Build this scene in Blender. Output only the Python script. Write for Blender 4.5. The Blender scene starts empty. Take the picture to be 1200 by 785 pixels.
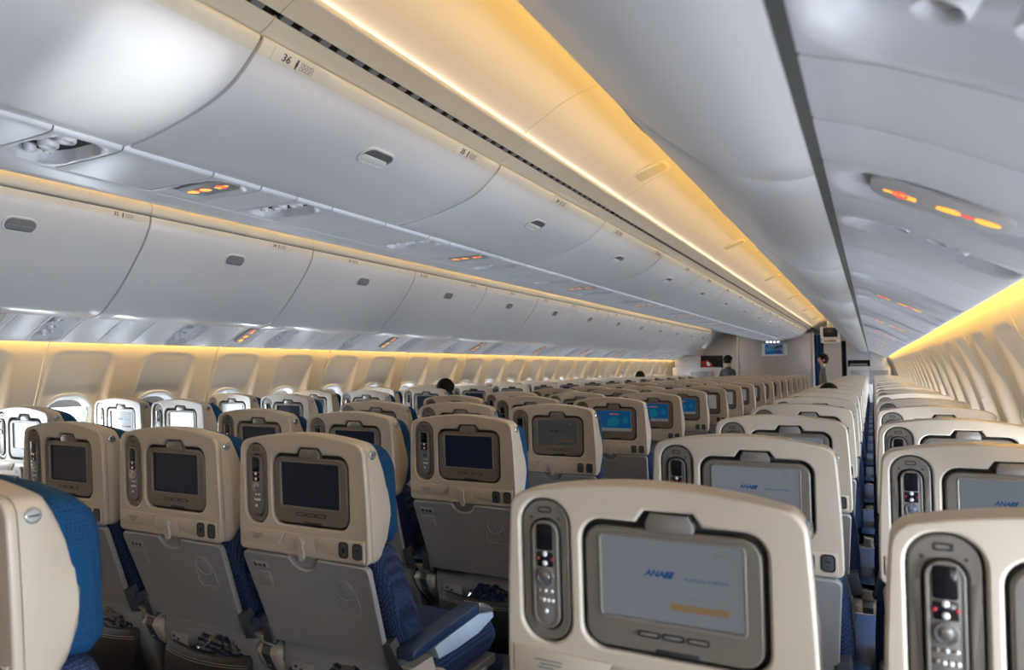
import bpy, bmesh, math, random
from mathutils import Vector, Matrix

# ------------------------------------------------------------------ camera, sky, light, exposure
scene = bpy.context.scene
COL = scene.collection
RND = random.Random(11)
CX, CZ = 1.84, 1.32                       # camera: metres right of the cabin centre line / above the floor
YAW, PITCH, ROLL, FPX = .4737, .0478, -.007, 821.88

cam_d = bpy.data.cameras.new('camera')
cam = bpy.data.objects.new('camera', cam_d)
COL.objects.link(cam)
_d = Vector((-math.sin(YAW) * math.cos(PITCH), math.cos(YAW) * math.cos(PITCH), math.sin(PITCH)))
_r0 = Vector((math.cos(YAW), math.sin(YAW), 0))
_u0 = _r0.cross(_d)
_r = _r0 * math.cos(ROLL) + _u0 * math.sin(ROLL)
_u = -_r0 * math.sin(ROLL) + _u0 * math.cos(ROLL)
_m = Matrix((_r, _u, -_d)).transposed().to_4x4()
_m.translation = (CX, 0, CZ)
cam.matrix_world = _m
cam_d.sensor_width = 36
cam_d.lens = FPX / 1200 * 36
cam_d.clip_start = .02
cam_d.dof.use_dof = True
cam_d.dof.focus_distance = 3.0
cam_d.dof.aperture_fstop = 4.5
scene.camera = cam

world = bpy.data.worlds.new('sky')
scene.world = world
world.use_nodes = True
_bg = world.node_tree.nodes['Background']
_bg.inputs[0].default_value = (.80, .90, 1.0, 1)
_bg.inputs[1].default_value = 6.0

scene.view_settings.view_transform = 'Standard'
scene.view_settings.look = 'None'
scene.view_settings.gamma = 1
scene.view_settings.use_curve_mapping = False
scene.view_settings.exposure = -0.08
scene.cycles.max_bounces = 9
scene.cycles.diffuse_bounces = 6
scene.cycles.glossy_bounces = 4
scene.cycles.sample_clamp_indirect = 6
scene.cycles.caustics_reflective = False
scene.cycles.caustics_refractive = False

Y_BACK, Y_BULK, Y_FRONT = -3.4, 15.8, 18.6
BIN0, BINL = 1.10, 1.1176                 # first bin joint in front of the camera, bin length
WIN0, WINS = 2.47, .5588                  # a window centre, window spacing


def area_light(name, loc, direction, sx, sy, power, color, spin=None):
    l = bpy.data.lights.new(name, 'AREA')
    l.shape = 'RECTANGLE'
    l.size, l.size_y = sx, sy
    l.energy = power
    l.color = color
    o = bpy.data.objects.new(name, l)
    COL.objects.link(o)
    z = -Vector(direction).normalized()
    yv = Vector((0, 1, 0))                # local y along the cabin
    x = yv.cross(z).normalized()
    m = Matrix((x, yv, z)).transposed().to_4x4()
    m.translation = loc
    o.matrix_world = m
    return o


DAY_L, DAY_R, WASH, COVE, CWASH = 17.0, 18.5, 54.0, 104.0, 3.4
for side in (-1, 1):
    # daylight arriving at each cabin window
    for k in range(-10, 25):
        y = WIN0 + WINS * k
        if y < (-1.3 if side > 0 else 1.0) or y > 15.7:      # unseen aft windows left without light, to keep the seat backs dim
            continue
        area_light('window_daylight', (side * 2.46, y, CZ - .34), (-side, 0, .46 if side > 0 else .30), .35, .25,
                   DAY_R if side > 0 else DAY_L, (.80, .89, 1.0) if side > 0 else (.80, .90, 1.0))
    # lamps of the cabin itself: warm strip washing the sidewall from behind the service panels
    area_light('sidewall_wash_light', (side * 2.107, 6.3, CZ + .205), (side * .6, 0, -1), .014, 19.0,
               WASH, (1.0, .58, .10))
    # warm strip lamp lying on top of the outboard bins, shining at the aisle ceiling
    area_light('ceiling_cove_light', (side * 1.33, 6.3, CZ + .832), (-side * .70, 0, .70), .03, 19.0,
               COVE, (1.0, .60, .14))
    # paler strip lamp behind the lip of the centre valance, on the other edge of the same ceiling
    area_light('ceiling_wash_light', (side * .766, 6.3, CZ + .8195), (side * .62, 0, .78), .012, 19.0,
               CWASH, (1.0, .90, .74))
    # lamps of the galley area ahead of the bulkhead
    area_light('galley_light', (side * 1.15, 17.0, CZ + .80), (0, 0, -1), .5, 1.6, 14.0, (1.0, .90, .76))


# added spot beyond a right-hand window, aimed to glare on the nearest centre bin
_g = bpy.data.lights.new('bin_glare_spot', 'SPOT')
_g.energy = 1700
_g.color = (1.0, .98, .95)
_g.spot_size = math.radians(4.6)
_g.spot_blend = .9
_g.shadow_soft_size = .12
_go = bpy.data.objects.new('bin_glare_spot', _g)
COL.objects.link(_go)
_w, _t = Vector((2.38, WIN0 - 3 * WINS, CZ - .345)), Vector((.50, .93, CZ + .59))
_dir = (_t - _w).normalized()
_go.location = _w - _dir * 3
_go.rotation_euler = _dir.to_track_quat('-Z', 'Y').to_euler()


# ------------------------------------------------------------------ materials
def mat(name, color, rough=.5, metal=0, bump=0, bscale=200, emit=None, estr=0, coat=0, vary=0, spec=.5, alpha=None):
    m = bpy.data.materials.new(name)
    m.use_nodes = True
    nt = m.node_tree
    b = nt.nodes['Principled BSDF']
    b.inputs['Base Color'].default_value = (*color, 1)
    b.inputs['Roughness'].default_value = rough
    b.inputs['Metallic'].default_value = metal
    b.inputs['Specular IOR Level'].default_value = spec
    b.inputs['Coat Weight'].default_value = coat
    b.inputs['Coat Roughness'].default_value = .12
    if emit:
        b.inputs['Emission Color'].default_value = (*emit, 1)
        b.inputs['Emission Strength'].default_value = estr
    if bump or vary:
        tc = nt.nodes.new('ShaderNodeTexCoord')
        n = nt.nodes.new('ShaderNodeTexNoise')
        n.inputs['Scale'].default_value = bscale
        n.inputs['Detail'].default_value = 3
        nt.links.new(tc.outputs['Object'], n.inputs['Vector'])
        if bump:
            bp = nt.nodes.new('ShaderNodeBump')
            bp.inputs['Strength'].default_value = bump
            bp.inputs['Distance'].default_value = .002
            nt.links.new(n.outputs['Fac'], bp.inputs['Height'])
            nt.links.new(bp.outputs['Normal'], b.inputs['Normal'])
        if vary:
            mx = nt.nodes.new('ShaderNodeMix')
            mx.data_type = 'RGBA'
            mx.inputs[6].default_value = (*[c * (1 - vary) for c in color], 1)
            mx.inputs[7].default_value = (*[min(1, c * (1 + vary)) for c in color], 1)
            nt.links.new(n.outputs['Fac'], mx.inputs[0])
            nt.links.new(mx.outputs[2], b.inputs['Base Color'])
    return m


def fabric(name, c1, c2, scale=900):
    m = mat(name, c1, .9, spec=.2)
    nt = m.node_tree
    b = nt.nodes['Principled BSDF']
    tc = nt.nodes.new('ShaderNodeTexCoord')
    v = nt.nodes.new('ShaderNodeTexVoronoi')
    v.inputs['Scale'].default_value = scale * .22
    v.inputs['Randomness'].default_value = .25
    nt.links.new(tc.outputs['Object'], v.inputs['Vector'])
    r = nt.nodes.new('ShaderNodeValToRGB')
    r.color_ramp.elements[0].position = .18
    r.color_ramp.elements[0].color = (*c2, 1)
    r.color_ramp.elements[1].position = .48
    r.color_ramp.elements[1].color = (*c1, 1)
    nt.links.new(v.outputs['Distance'], r.inputs[0])
    nt.links.new(r.outputs[0], b.inputs['Base Color'])
    bp = nt.nodes.new('ShaderNodeBump')
    bp.inputs['Strength'].default_value = .5
    bp.inputs['Distance'].default_value = .002
    nt.links.new(v.outputs['Distance'], bp.inputs['Height'])
    nt.links.new(bp.outputs['Normal'], b.inputs['Normal'])
    return m


M = {}
M['shell'] = mat('cream_plastic', (.47, .41, .335), .38, bump=.05, bscale=900)
M['tray'] = mat('tray_plastic', (.27, .265, .27), .42, bump=.05, bscale=900)
M['bin'] = mat('bin_white', (.74, .74, .755), .30, bump=.01, bscale=600, coat=.25)
M['binstrip'] = mat('bin_cream_strip', (.70, .66, .58), .35, bump=.02, bscale=600)
M['bincore'] = mat('bin_core', (.025, .025, .028), .7, bump=.1, bscale=300)
M['psu'] = mat('service_panel', (.70, .70, .735), .40, bump=.04, bscale=700)
M['signplate_shaded'] = mat('sign_plate_shaded', (.30, .30, .305), .45, bump=.05, bscale=700)  # sign plate grey with shade put into the colour, left and centre rows
M['ceil'] = mat('ceiling_panel', (.72, .68, .62), .32, bump=.02, bscale=500)
M['wall'] = mat('sidewall_panel', (.66, .595, .49), .42, bump=.05, bscale=700)
M['bulk'] = mat('bulkhead_grey', (.47, .48, .53), .55, bump=.08, bscale=500)
M['bulkw'] = mat('bulkhead_white', (.62, .62, .64), .5, bump=.05, bscale=500)
M['carpet'] = mat('carpet', (.035, .045, .09), .95, bump=.7, bscale=1500, vary=.35)
M['bezel'] = mat('bezel_grey', (.135, .120, .102), .40, bump=.05, bscale=1200)
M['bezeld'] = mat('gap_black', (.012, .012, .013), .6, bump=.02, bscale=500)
M['hand'] = mat('handset_grey', (.19, .175, .16), .36, metal=.2, bump=.02, bscale=900)
M['pod'] = mat('pod_grey', (.15, .135, .118), .38, metal=.1, bump=.03, bscale=900)
M['black'] = mat('gloss_black', (.008, .008, .010), .12, bump=.01, bscale=300)
M['silver'] = mat('silver', (.62, .62, .62), .25, metal=.9, bump=.02, bscale=500)
M['white'] = mat('white_plastic', (.75, .75, .74), .35, bump=.02, bscale=500)
M['red'] = mat('red_print', (.30, .012, .016), .4, bump=.02, bscale=500)
M['blue'] = fabric('blue_cover', (.004, .046, .125), (.002, .022, .068), 700)
M['navy'] = fabric('navy_weave', (.010, .018, .052), (.050, .085, .18), 900)
M['navypad'] = mat('navy_vinyl', (.010, .030, .085), .45, bump=.2, bscale=900)
M['paleblue'] = mat('pale_blue_plastic', (.42, .52, .66), .4, bump=.03, bscale=900)
M['pouch'] = mat('black_leather', (.012, .011, .012), .55, bump=.4, bscale=700)
M['thread'] = mat('pale_thread', (.33, .31, .29), .8, bump=.1, bscale=900)
M['frame'] = mat('seat_frame_grey', (.27, .27, .285), .4, bump=.05, bscale=800)
M['dframe'] = mat('dark_hinge', (.06, .065, .075), .4, bump=.05, bscale=800)
M['alu'] = mat('aluminium', (.45, .45, .46), .35, metal=.9, bump=.05, bscale=400)
M['paper'] = mat('printed_label', (.315, .31, .305), .55, bump=.02, bscale=400)
M['ink'] = mat('black_ink', (.045, .03, .035), .6, bump=.02, bscale=400)
M['inkgrey'] = mat('grey_ink', (.17, .165, .165), .6, bump=.02, bscale=400)
M['foil'] = mat('clear_wrap', (.012, .018, .045), .12, bump=1.0, bscale=60, coat=.8, vary=.7)
M['curtain'] = mat('blue_curtain', (.008, .045, .20), .9, bump=.5, bscale=900)
M['dcurtain'] = mat('dark_navy_curtain', (.006, .010, .030), .9, bump=.5, bscale=900)
M['vent'] = mat('vent_dark', (.008, .008, .012), .7, bump=.02, bscale=400)
M['slat'] = mat('vent_slat', (.17, .18, .21), .5, bump=.02, bscale=400)
M['paddle'] = mat('latch_paddle', (.22, .235, .27), .35, bump=.02, bscale=400)
M['lens'] = mat('lamp_lens', (.62, .58, .46), .25, bump=.1, bscale=300)
M['shade'] = mat('window_shade', (.50, .49, .48), .6, bump=.05, bscale=300)
M['hair'] = mat('dark_hair', (.010, .007, .005), .75, bump=.6, bscale=160, spec=.15)
M['skin'] = mat('skin', (.52, .31, .22), .5, bump=.05, bscale=300)
M['greytop'] = mat('grey_knit', (.17, .17, .16), .9, bump=.6, bscale=500)
M['darktop'] = mat('dark_uniform', (.03, .032, .04), .85, bump=.4, bscale=500)
M['orange'] = mat('sign_orange', (.8, .3, .03), .5, emit=(1.0, .42, .06), estr=1.5, bump=.01, bscale=200)
M['signred'] = mat('sign_red', (.8, .05, .05), .5, emit=(1.0, .10, .07), estr=1.1, bump=.01, bscale=200)
M['lamp'] = mat('spot_lamp', (1, 1, 1), .4, emit=(1, .97, .92), estr=5.0, bump=.01, bscale=200)


def screen_mat(name, color, strength, rough=.16):
    return mat(name, (.012, .013, .016), rough, emit=color, estr=strength, bump=.01, bscale=100)


M['s_off'] = mat('screen_off', (.010, .012, .018), .22, spec=.25, emit=(.02, .03, .07), estr=.12, bump=.01, bscale=100)
M['s_wel'] = screen_mat('screen_welcome', (.44, .49, .54), .30)
M['s_dim'] = screen_mat('screen_welcome_dim', (.32, .31, .30), .09)
M['s_glare'] = screen_mat('screen_welcome_glare', (.80, .88, 1.0), .55)  # welcome page with window glare put into its glow
M['s_map'] = screen_mat('screen_map_sea', (.006, .10, .28), .42)
M['s_land'] = screen_mat('screen_map_land', (.008, .19, .30), .42)
M['s_menu'] = screen_mat('screen_menu', (.50, .47, .43), .32)
M['s_logo'] = screen_mat('screen_logo_blue', (.004, .10, .33), .42)
M['s_bar'] = screen_mat('screen_orange_bar', (.60, .38, .17), .28)
M['s_foot'] = screen_mat('screen_footer', (.30, .30, .30), .35)
M['s_red'] = screen_mat('screen_red_text', (.75, .22, .10), .35)
M['s_bard'] = screen_mat('screen_dim_bar', (.45, .28, .16), .12)
M['signplate_lit'] = mat('sign_plate_lit', (.55, .54, .54), .45, bump=.03, bscale=600)  # lit copy of the sign plate grey, for the right-hand row
M['cups'] = mat('latch_shade_grey', (.22, .22, .225), .5, bump=.02, bscale=400)
M['hookgrey'] = mat('latch_grey', (.40, .38, .345), .35, bump=.02, bscale=400)
M['cup'] = mat('latch_shade', (.12, .12, .125), .5, bump=.02, bscale=400)
M['rail'] = mat('rail_grey', (.11, .105, .112), .6, bump=.02, bscale=400)


def glass_mat():
    m = bpy.data.materials.new('window_glass')
    m.use_nodes = True
    nt = m.node_tree
    nt.nodes.remove(nt.nodes['Principled BSDF'])
    out = nt.nodes['Material Output']
    t = nt.nodes.new('ShaderNodeBsdfTransparent')
    t.inputs[0].default_value = (.93, .95, .96, 1)
    g = nt.nodes.new('ShaderNodeBsdfGlossy')
    g.inputs['Roughness'].default_value = .03
    f = nt.nodes.new('ShaderNodeFresnel')
    f.inputs[0].default_value = 1.45
    x = nt.nodes.new('ShaderNodeMixShader')
    nt.links.new(f.outputs[0], x.inputs[0])
    nt.links.new(t.outputs[0], x.inputs[1])
    nt.links.new(g.outputs[0], x.inputs[2])
    nt.links.new(x.outputs[0], out.inputs[0])
    return m


M['glass'] = glass_mat()


# ------------------------------------------------------------------ mesh helpers
def rr(w, h, r, n=4, cx=0, cy=0):
    r = min(r, w / 2 * .95, h / 2 * .95)
    pts = []
    for (sx, sy, a0) in ((1, -1, -90), (1, 1, 0), (-1, 1, 90), (-1, -1, 180)):
        for i in range(n + 1):
            a = math.radians(a0 + 90 * i / n)
            pts.append((cx + sx * (w / 2 - r) + r * math.cos(a), cy + sy * (h / 2 - r) + r * math.sin(a)))
    return pts


def circle(r, n=16, cx=0, cy=0):
    return [(cx + r * math.cos(2 * math.pi * i / n), cy + r * math.sin(2 * math.pi * i / n)) for i in range(n)]


def inset_loop(loop, d):
    """shrinks (d > 0) a counter-clockwise loop"""
    out = []
    n = len(loop)
    for i in range(n):
        p0, p1, p2 = Vector(loop[i - 1]), Vector(loop[i]), Vector(loop[(i + 1) % n])
        a, b = (p1 - p0), (p2 - p1)
        if a.length < 1e-7 or b.length < 1e-7:
            out.append(tuple(p1))
            continue
        a.normalize(), b.normalize()
        na, nb = Vector((-a.y, a.x)), Vector((-b.y, b.x))
        k = (na + nb)
        if k.length < 1e-4:
            out.append(tuple(p1))
            continue
        k.normalize()
        c = max(.5, k.dot(na))
        out.append(tuple(p1 + k * (d / c)))
    return out


_tmp_cache = []


class MB:
    """collects shapes for ONE mesh"""

    def __init__(self):
        self.v, self.f, self.m = [], [], []

    def add(self, verts, faces, mi=0, fn=None):
        o = len(self.v)
        self.v += [tuple(fn(p)) if fn else tuple(p) for p in verts]
        self.f += [[i + o for i in f] for f in faces]
        self.m += [mi] * len(faces)
        return self

    def loft(self, loops, mi=0, fn=None, cap0=True, cap1=True, closed=True):
        n = len(loops[0])
        vs = [p for l in loops for p in l]
        fs = []
        for a in range(len(loops) - 1):
            for i in range(n if closed else n - 1):
                j = (i + 1) % n
                fs.append([a * n + i, a * n + j, (a + 1) * n + j, (a + 1) * n + i])
        if cap0:
            fs.append(list(range(n))[::-1])
        if cap1:
            fs.append([(len(loops) - 1) * n + i for i in range(n)])
        return self.add(vs, fs, mi, fn)

    def slab(self, loop, t, b=.002, mi=0, fn=None, back=True):
        """a plate whose outline is loop in (u, v); front face at w = 0, rear at w = t"""
        i1 = inset_loop(loop, b)
        ls = [[(u, v, 0) for u, v in i1], [(u, v, b * .3) for u, v in inset_loop(loop, b * .3)], [(u, v, b) for u, v in loop], [(u, v, t) for u, v in loop]]
        return self.loft(ls, mi, fn, True, back)

    def plate(self, outer, holes, t, b, mi=0, fn=None, res=2):
        """flat plate with real holes and rounded edges; (u, v) outline, w from 0 (front) to t"""
        cu = bpy.data.curves.new('tmp', 'CURVE')
        cu.dimensions = '2D'
        cu.fill_mode = 'BOTH'
        cu.extrude = max(0, t / 2 - b)
        cu.bevel_depth = b
        cu.bevel_resolution = res
        for k, l in enumerate([outer] + list(holes)):
            l = inset_loop(l, b if k == 0 else -b)
            s = cu.splines.new('POLY')
            s.points.add(len(l) - 1)
            for q, p in zip(s.points, l):
                q.co = (p[0], p[1], 0, 1)
            s.use_cyclic_u = True
        o = bpy.data.objects.new('tmp', cu)
        COL.objects.link(o)
        dg = bpy.context.evaluated_depsgraph_get()
        me = bpy.data.meshes.new_from_object(o.evaluated_get(dg))
        vs = [(v.co.x, v.co.y, v.co.z + t / 2) for v in me.vertices]
        fs = [list(p.vertices) for p in me.polygons]
        bpy.data.objects.remove(o)
        bpy.data.curves.remove(cu)
        bpy.data.meshes.remove(me)
        return self.add(vs, fs, mi, fn)

    def text(self, body, size, mi=0, fn=None, shear=0, depth=.0004, align='CENTER', bold=0):
        cu = bpy.data.curves.new('tmp', 'FONT')
        cu.body = body
        cu.size = size
        cu.shear = shear
        cu.align_x = align
        cu.align_y = 'CENTER'
        cu.extrude = depth
        cu.resolution_u = 3
        cu.offset = bold
        o = bpy.data.objects.new('tmp', cu)
        COL.objects.link(o)
        dg = bpy.context.evaluated_depsgraph_get()
        me = bpy.data.meshes.new_from_object(o.evaluated_get(dg))
        vs = [tuple(v.co) for v in me.vertices]
        fs = [list(p.vertices) for p in me.polygons]
        bpy.data.objects.remove(o)
        bpy.data.curves.remove(cu)
        bpy.data.meshes.remove(me)
        return self.add(vs, fs, mi, fn)

    def box(self, x0, x1, y0, y1, z0, z1, b=.004, mi=0, fn=None, n=2):
        w, d = x1 - x0, y1 - y0
        b = min(b, w / 2.1, d / 2.1, (z1 - z0) / 2.1)
        cx, cy = (x0 + x1) / 2, (y0 + y1) / 2
        ls = []
        for z, k in ((z0, 1), (z0 + b * .3, .3), (z0 + b, 0), (z1 - b, 0), (z1 - b * .3, .3), (z1, 1)):
            ls.append([(x, y, z) for x, y in rr(w - 2 * b * k, d - 2 * b * k, max(b * (1 - k), b * .3), n, cx, cy)])
        return self.loft(ls, mi, fn)

    def tube(self, pts, r, mi=0, n=8, fn=None, cap=True):
        pts = [Vector(p) for p in pts]
        rs = r if isinstance(r, (list, tuple)) else [r] * len(pts)
        up = Vector((0, 0, 1))
        ls = []
        for i, p in enumerate(pts):
            t = (pts[min(i + 1, len(pts) - 1)] - pts[max(i - 1, 0)]).normalized()
            a = t.cross(up if abs(t.z) < .95 else Vector((1, 0, 0))).normalized()
            c = a.cross(t)
            ls.append([tuple(p + (a * math.cos(2 * math.pi * k / n) + c * math.sin(2 * math.pi * k / n)) * rs[i]) for k in range(n)])
        return self.loft(ls, mi, fn, cap, cap)

    def dome(self, r, h, mi=0, fn=None, n=14):
        """button: base circle at w = 0, bulging to w = -h (towards the viewer)"""
        ls = [[(u, v, 0) for u, v in circle(r, n)]]
        for k in (.5, .8, .95):
            ls.append([(u * math.sqrt(1 - k * k) ** .6, v * math.sqrt(1 - k * k) ** .6, -h * k) for u, v in circle(r, n)])
        return self.loft(ls, mi, fn, False, True)

    def build(self, name, mats, angle=38, origin=None):
        me = bpy.data.meshes.new(name)
        vs = self.v
        if origin:
            vs = [(a - origin[0], b - origin[1], c - origin[2]) for a, b, c in vs]
        me.from_pydata(vs, [], self.f)
        for k in (mats if isinstance(mats, (list, tuple)) else [mats]):
            me.materials.append(M[k] if isinstance(k, str) else k)
        me.polygons.foreach_set('material_index', self.m)
        bm = bmesh.new()
        bm.from_mesh(me)
        bmesh.ops.recalc_face_normals(bm, faces=bm.faces)
        bm.to_mesh(me)
        bm.free()
        me.polygons.foreach_set('use_smooth', [True] * len(me.polygons))
        me.set_sharp_from_angle(angle=math.radians(angle))
        me.update()
        return me


def obj(name, mesh, parent=None, loc=(0, 0, 0)):
    o = bpy.data.objects.new(name, mesh)
    COL.objects.link(o)
    o.location = loc
    if parent:
        o.parent = parent
    return o


def tag(o, label=None, cat=None, group=None, kind=None):
    if label:
        o['label'] = label
    if cat:
        o['category'] = cat
    if group:
        o['group'] = group
    if kind:
        o['kind'] = kind
    return o


def tree(parent, parts):
    for name, mesh, subs in parts:
        p = obj(name, mesh, parent)
        for sn, sm in subs:
            obj(sn, sm, p)


def curve_pts(pts, per=4):
    """Catmull-Rom through (x, z) points"""
    out = []
    n = len(pts)
    for i in range(n - 1):
        p0, p1, p2, p3 = [Vector(pts[max(0, min(n - 1, i + k))]) for k in (-1, 0, 1, 2)]
        for k in range(per):
            t = k / per
            out.append(tuple(.5 * ((2 * p1) + (-p0 + p2) * t + (2 * p0 - 5 * p1 + 4 * p2 - p3) * t * t + (-p0 + 3 * p1 - 3 * p2 + p3) * t ** 3)))
    out.append(tuple(pts[-1]))
    return out


def normals(prof, ref):
    """unit normals of an open (x, z) profile on the side of ref (into the solid)"""
    out = []
    n = len(prof)
    for i in range(n):
        a, b = Vector(prof[max(0, i - 1)]), Vector(prof[min(n - 1, i + 1)])
        t = (b - a).normalized()
        out.append(Vector((-t.y, t.x)))
    s = 1 if sum(m.dot(Vector(ref)) for m in out[n // 3:]) > 0 else -1
    return [m * s for m in out]


def arc_s(prof):
    s = [0]
    for a, b in zip(prof, prof[1:]):
        s.append(s[-1] + (Vector(b) - Vector(a)).length)
    return s


def patch(mb, prof, ref, ys, side=1, depth=None, edge=.008, mi=0, ends=True, mat_fn=None):
    """sheet swept along y (ys) over an (x, z) profile given relative to the camera height, rims turned into the solid"""
    nr = normals(prof, ref)
    ss = arc_s(prof)
    rows = []
    yy = [(ys[0], edge)] + [(y, 0) for y in ys] + [(ys[-1], edge)] if ends else [(y, 0) for y in ys]
    ii = [(0, edge)] + [(i, 0) for i in range(len(prof))] + [(len(prof) - 1, edge)] if ends else [(i, 0) for i in range(len(prof))]
    for y, ey in yy:
        row = []
        for i, ei in ii:
            d = (depth(ss[i], y) if depth else 0) + max(ey, ei)
            p, q = prof[i], nr[i]
            row.append((side * (p[0] + q[0] * d), y, CZ + p[1] + q[1] * d))
        rows.append(row)
    n = len(rows[0])
    vs = [p for r in rows for p in r]
    fs, ms = [], []
    for a in range(len(rows) - 1):
        for i in range(n - 1):
            fs.append([a * n + i, a * n + i + 1, (a + 1) * n + i + 1, (a + 1) * n + i])
            ms.append(mat_fn(ss[ii[i][0]], yy[a][0]) if mat_fn else mi)
    o = len(mb.v)
    mb.v += vs
    mb.f += [[k + o for k in f] for f in fs]
    mb.m += ms
    return mb


def lin(a, b, n):
    return [a + (b - a) * i / (n - 1) for i in range(n)]


def sstep(a, b, x):
    t = max(0, min(1, (x - a) / (b - a)))
    return t * t * (3 - 2 * t)


ORD = ['zeroth', 'first', 'second', 'third', 'fourth', 'fifth', 'sixth', 'seventh', 'eighth', 'ninth', 'tenth', 'eleventh', 'twelfth',
       'thirteenth', 'fourteenth', 'fifteenth', 'sixteenth', 'seventeenth', 'eighteenth', 'nineteenth', 'twentieth', 'twenty-first']

# ------------------------------------------------------------------ setting: floor, rear wall, sidewalls with windows
mb = MB()
mb.box(-2.42, 2.42, Y_BACK, Y_FRONT, -.06, 0, .004)
tag(obj('floor', mb.build('floor', 'carpet')), 'dark blue carpeted cabin floor under the seats', 'floor', kind='structure')
mb = MB()
mb.box(-2.4, 2.4, Y_BACK - .08, Y_BACK, 0, 2.5, .004)
tag(obj('wall_back', mb.build('wall_back', 'bulk')), 'plain grey wall closing the cabin behind the camera', 'wall', kind='structure')
mb = MB()
mb.box(-2.45, 2.45, Y_FRONT, Y_FRONT + .08, 0, 2.5, .004)
tag(obj('wall_front', mb.build('wall_front', 'bulkw')), 'pale wall far forward behind the dividers', 'wall', kind='structure')

WPROF = curve_pts([(2.02, .48), (2.085, .34), (2.143, .195), (2.18, .105), (2.216, .02), (2.257, -.105), (2.29, -.219), (2.33, -.40),
                   (2.355, -.62), (2.352, -.85), (2.32, -1.1), (2.28, -1.32)], 12)
WPROF = [p for i, p in enumerate(WPROF) if p[1] > -.62 or i % 4 == 0]


def wall_x(z):
    for a, b in zip(WPROF, WPROF[1:]):
        if b[1] <= z <= a[1]:
            return a[0] + (b[0] - a[0]) * (a[1] - z) / (a[1] - b[1])
    return WPROF[-1][0]


_wss = arc_s(WPROF)
ARCH_TOP, WIN_Z, JSH = .118, -.335, .065


def arch_depth(i, y):
    """depth of the shallow arched niche around each window; y measured from the panel's rear edge"""
    z = WPROF[i][1]
    best = 0
    for c in (.2794 - JSH, .8382 - JSH):
        dy, hw, r = abs(y - c), .19, .085
        qx, qz = dy - (hw - r), z - (ARCH_TOP - r)
        sd = math.hypot(max(qx, 0), max(qz, 0)) + min(max(qx, qz), 0) - r
        m = sstep(.006, -.024, sd)
        if z < -.55:
            m *= sstep(-.85, -.55, z)
        k = .005 + .050 * max(0, min(1, (ARCH_TOP - z) / .27)) ** 1.5
        best = max(best, m * k)
    return best


def build_sidewall_panel(side):
    ys = lin(.0035, BINL - .0035, 94)
    nr = normals(WPROF, (1, 0))
    vs, fs = [], []
    yy = [(ys[0], .02), (ys[0], .004)] + [(y, 0) for y in [ys[0] + .006] + ys[1:-1] + [ys[-1] - .006]] + [(ys[-1], .004), (ys[-1], .02)]
    n = len(WPROF)
    for y, e in yy:
        for i, p in enumerate(WPROF):
            d = arch_depth(i, y) + e
            vs.append((side * (p[0] + nr[i][0] * d), y, CZ + p[1] + nr[i][1] * d))
    for a in range(len(yy) - 1):
        for i in range(n - 1):
            ym, zm = (yy[a][0] + yy[a + 1][0]) / 2, (WPROF[i][1] + WPROF[i + 1][1]) / 2
            hole = False
            for c in (.2794 - JSH, .8382 - JSH):
                qx, qz = abs(ym - c) - (.118 - .09), abs(zm - WIN_Z) - (.175 - .09)
                if math.hypot(max(qx, 0), max(qz, 0)) + min(max(qx, qz), 0) - .09 < 0:
                    hole = True
            if not hole:
                fs.append([a * n + i, a * n + i + 1, (a + 1) * n + i + 1, (a + 1) * n + i])
    mb = MB()
    mb.add(vs, fs)
    return mb.build('sidewall_panel', 'wall', 60)


def build_window(side):
    """frame ring, pane and shade around (y = 0, z = WIN_Z)"""
    z0 = CZ + WIN_Z

    def fn(off):
        def f(p):                              # u along y, v up, w outwards; follows the wall's lean
            x = wall_x(min(.1, max(-.6, WIN_Z + p[1]))) + off + p[2]
            return (side * x, p[0], z0 + p[1])
        return f
    fr = MB()
    loops = []
    for (w, h, r, d) in ((.305, .42, .13, .052), (.30, .415, .128, .044), (.285, .40, .122, .041), (.262, .372, .112, .050), (.246, .352, .104, .075), (.236, .342, .10, .082), (.230, .335, .098, .10)):
        loops.append([(u, v, d) for u, v in rr(w, h, r, 7)])
    fr.loft(loops, 0, fn(0), False, False)
    pn = MB()
    pn.loft([[(u, v, .098) for u, v in rr(.25, .355, .10, 7)]], 0, fn(0), True, False)
    return fr.build('window_frame', 'white', 50), pn.build('pane', 'glass')


def build_shade(side, drop):
    z0 = CZ + WIN_Z
    sh = MB()
    lp = [(u, v) for u, v in rr(.236, .342, .10, 7)]
    cut = .171 - drop
    lp = [(u, max(v, cut)) for u, v in lp]
    ls = []
    for d in (.084, .088):
        ls.append([(side * (wall_x(max(-.6, WIN_Z + v)) + d), u, z0 + v) for u, v in lp])
    sh.loft(ls)
    return sh.build('window_shade', 'shade')


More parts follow.
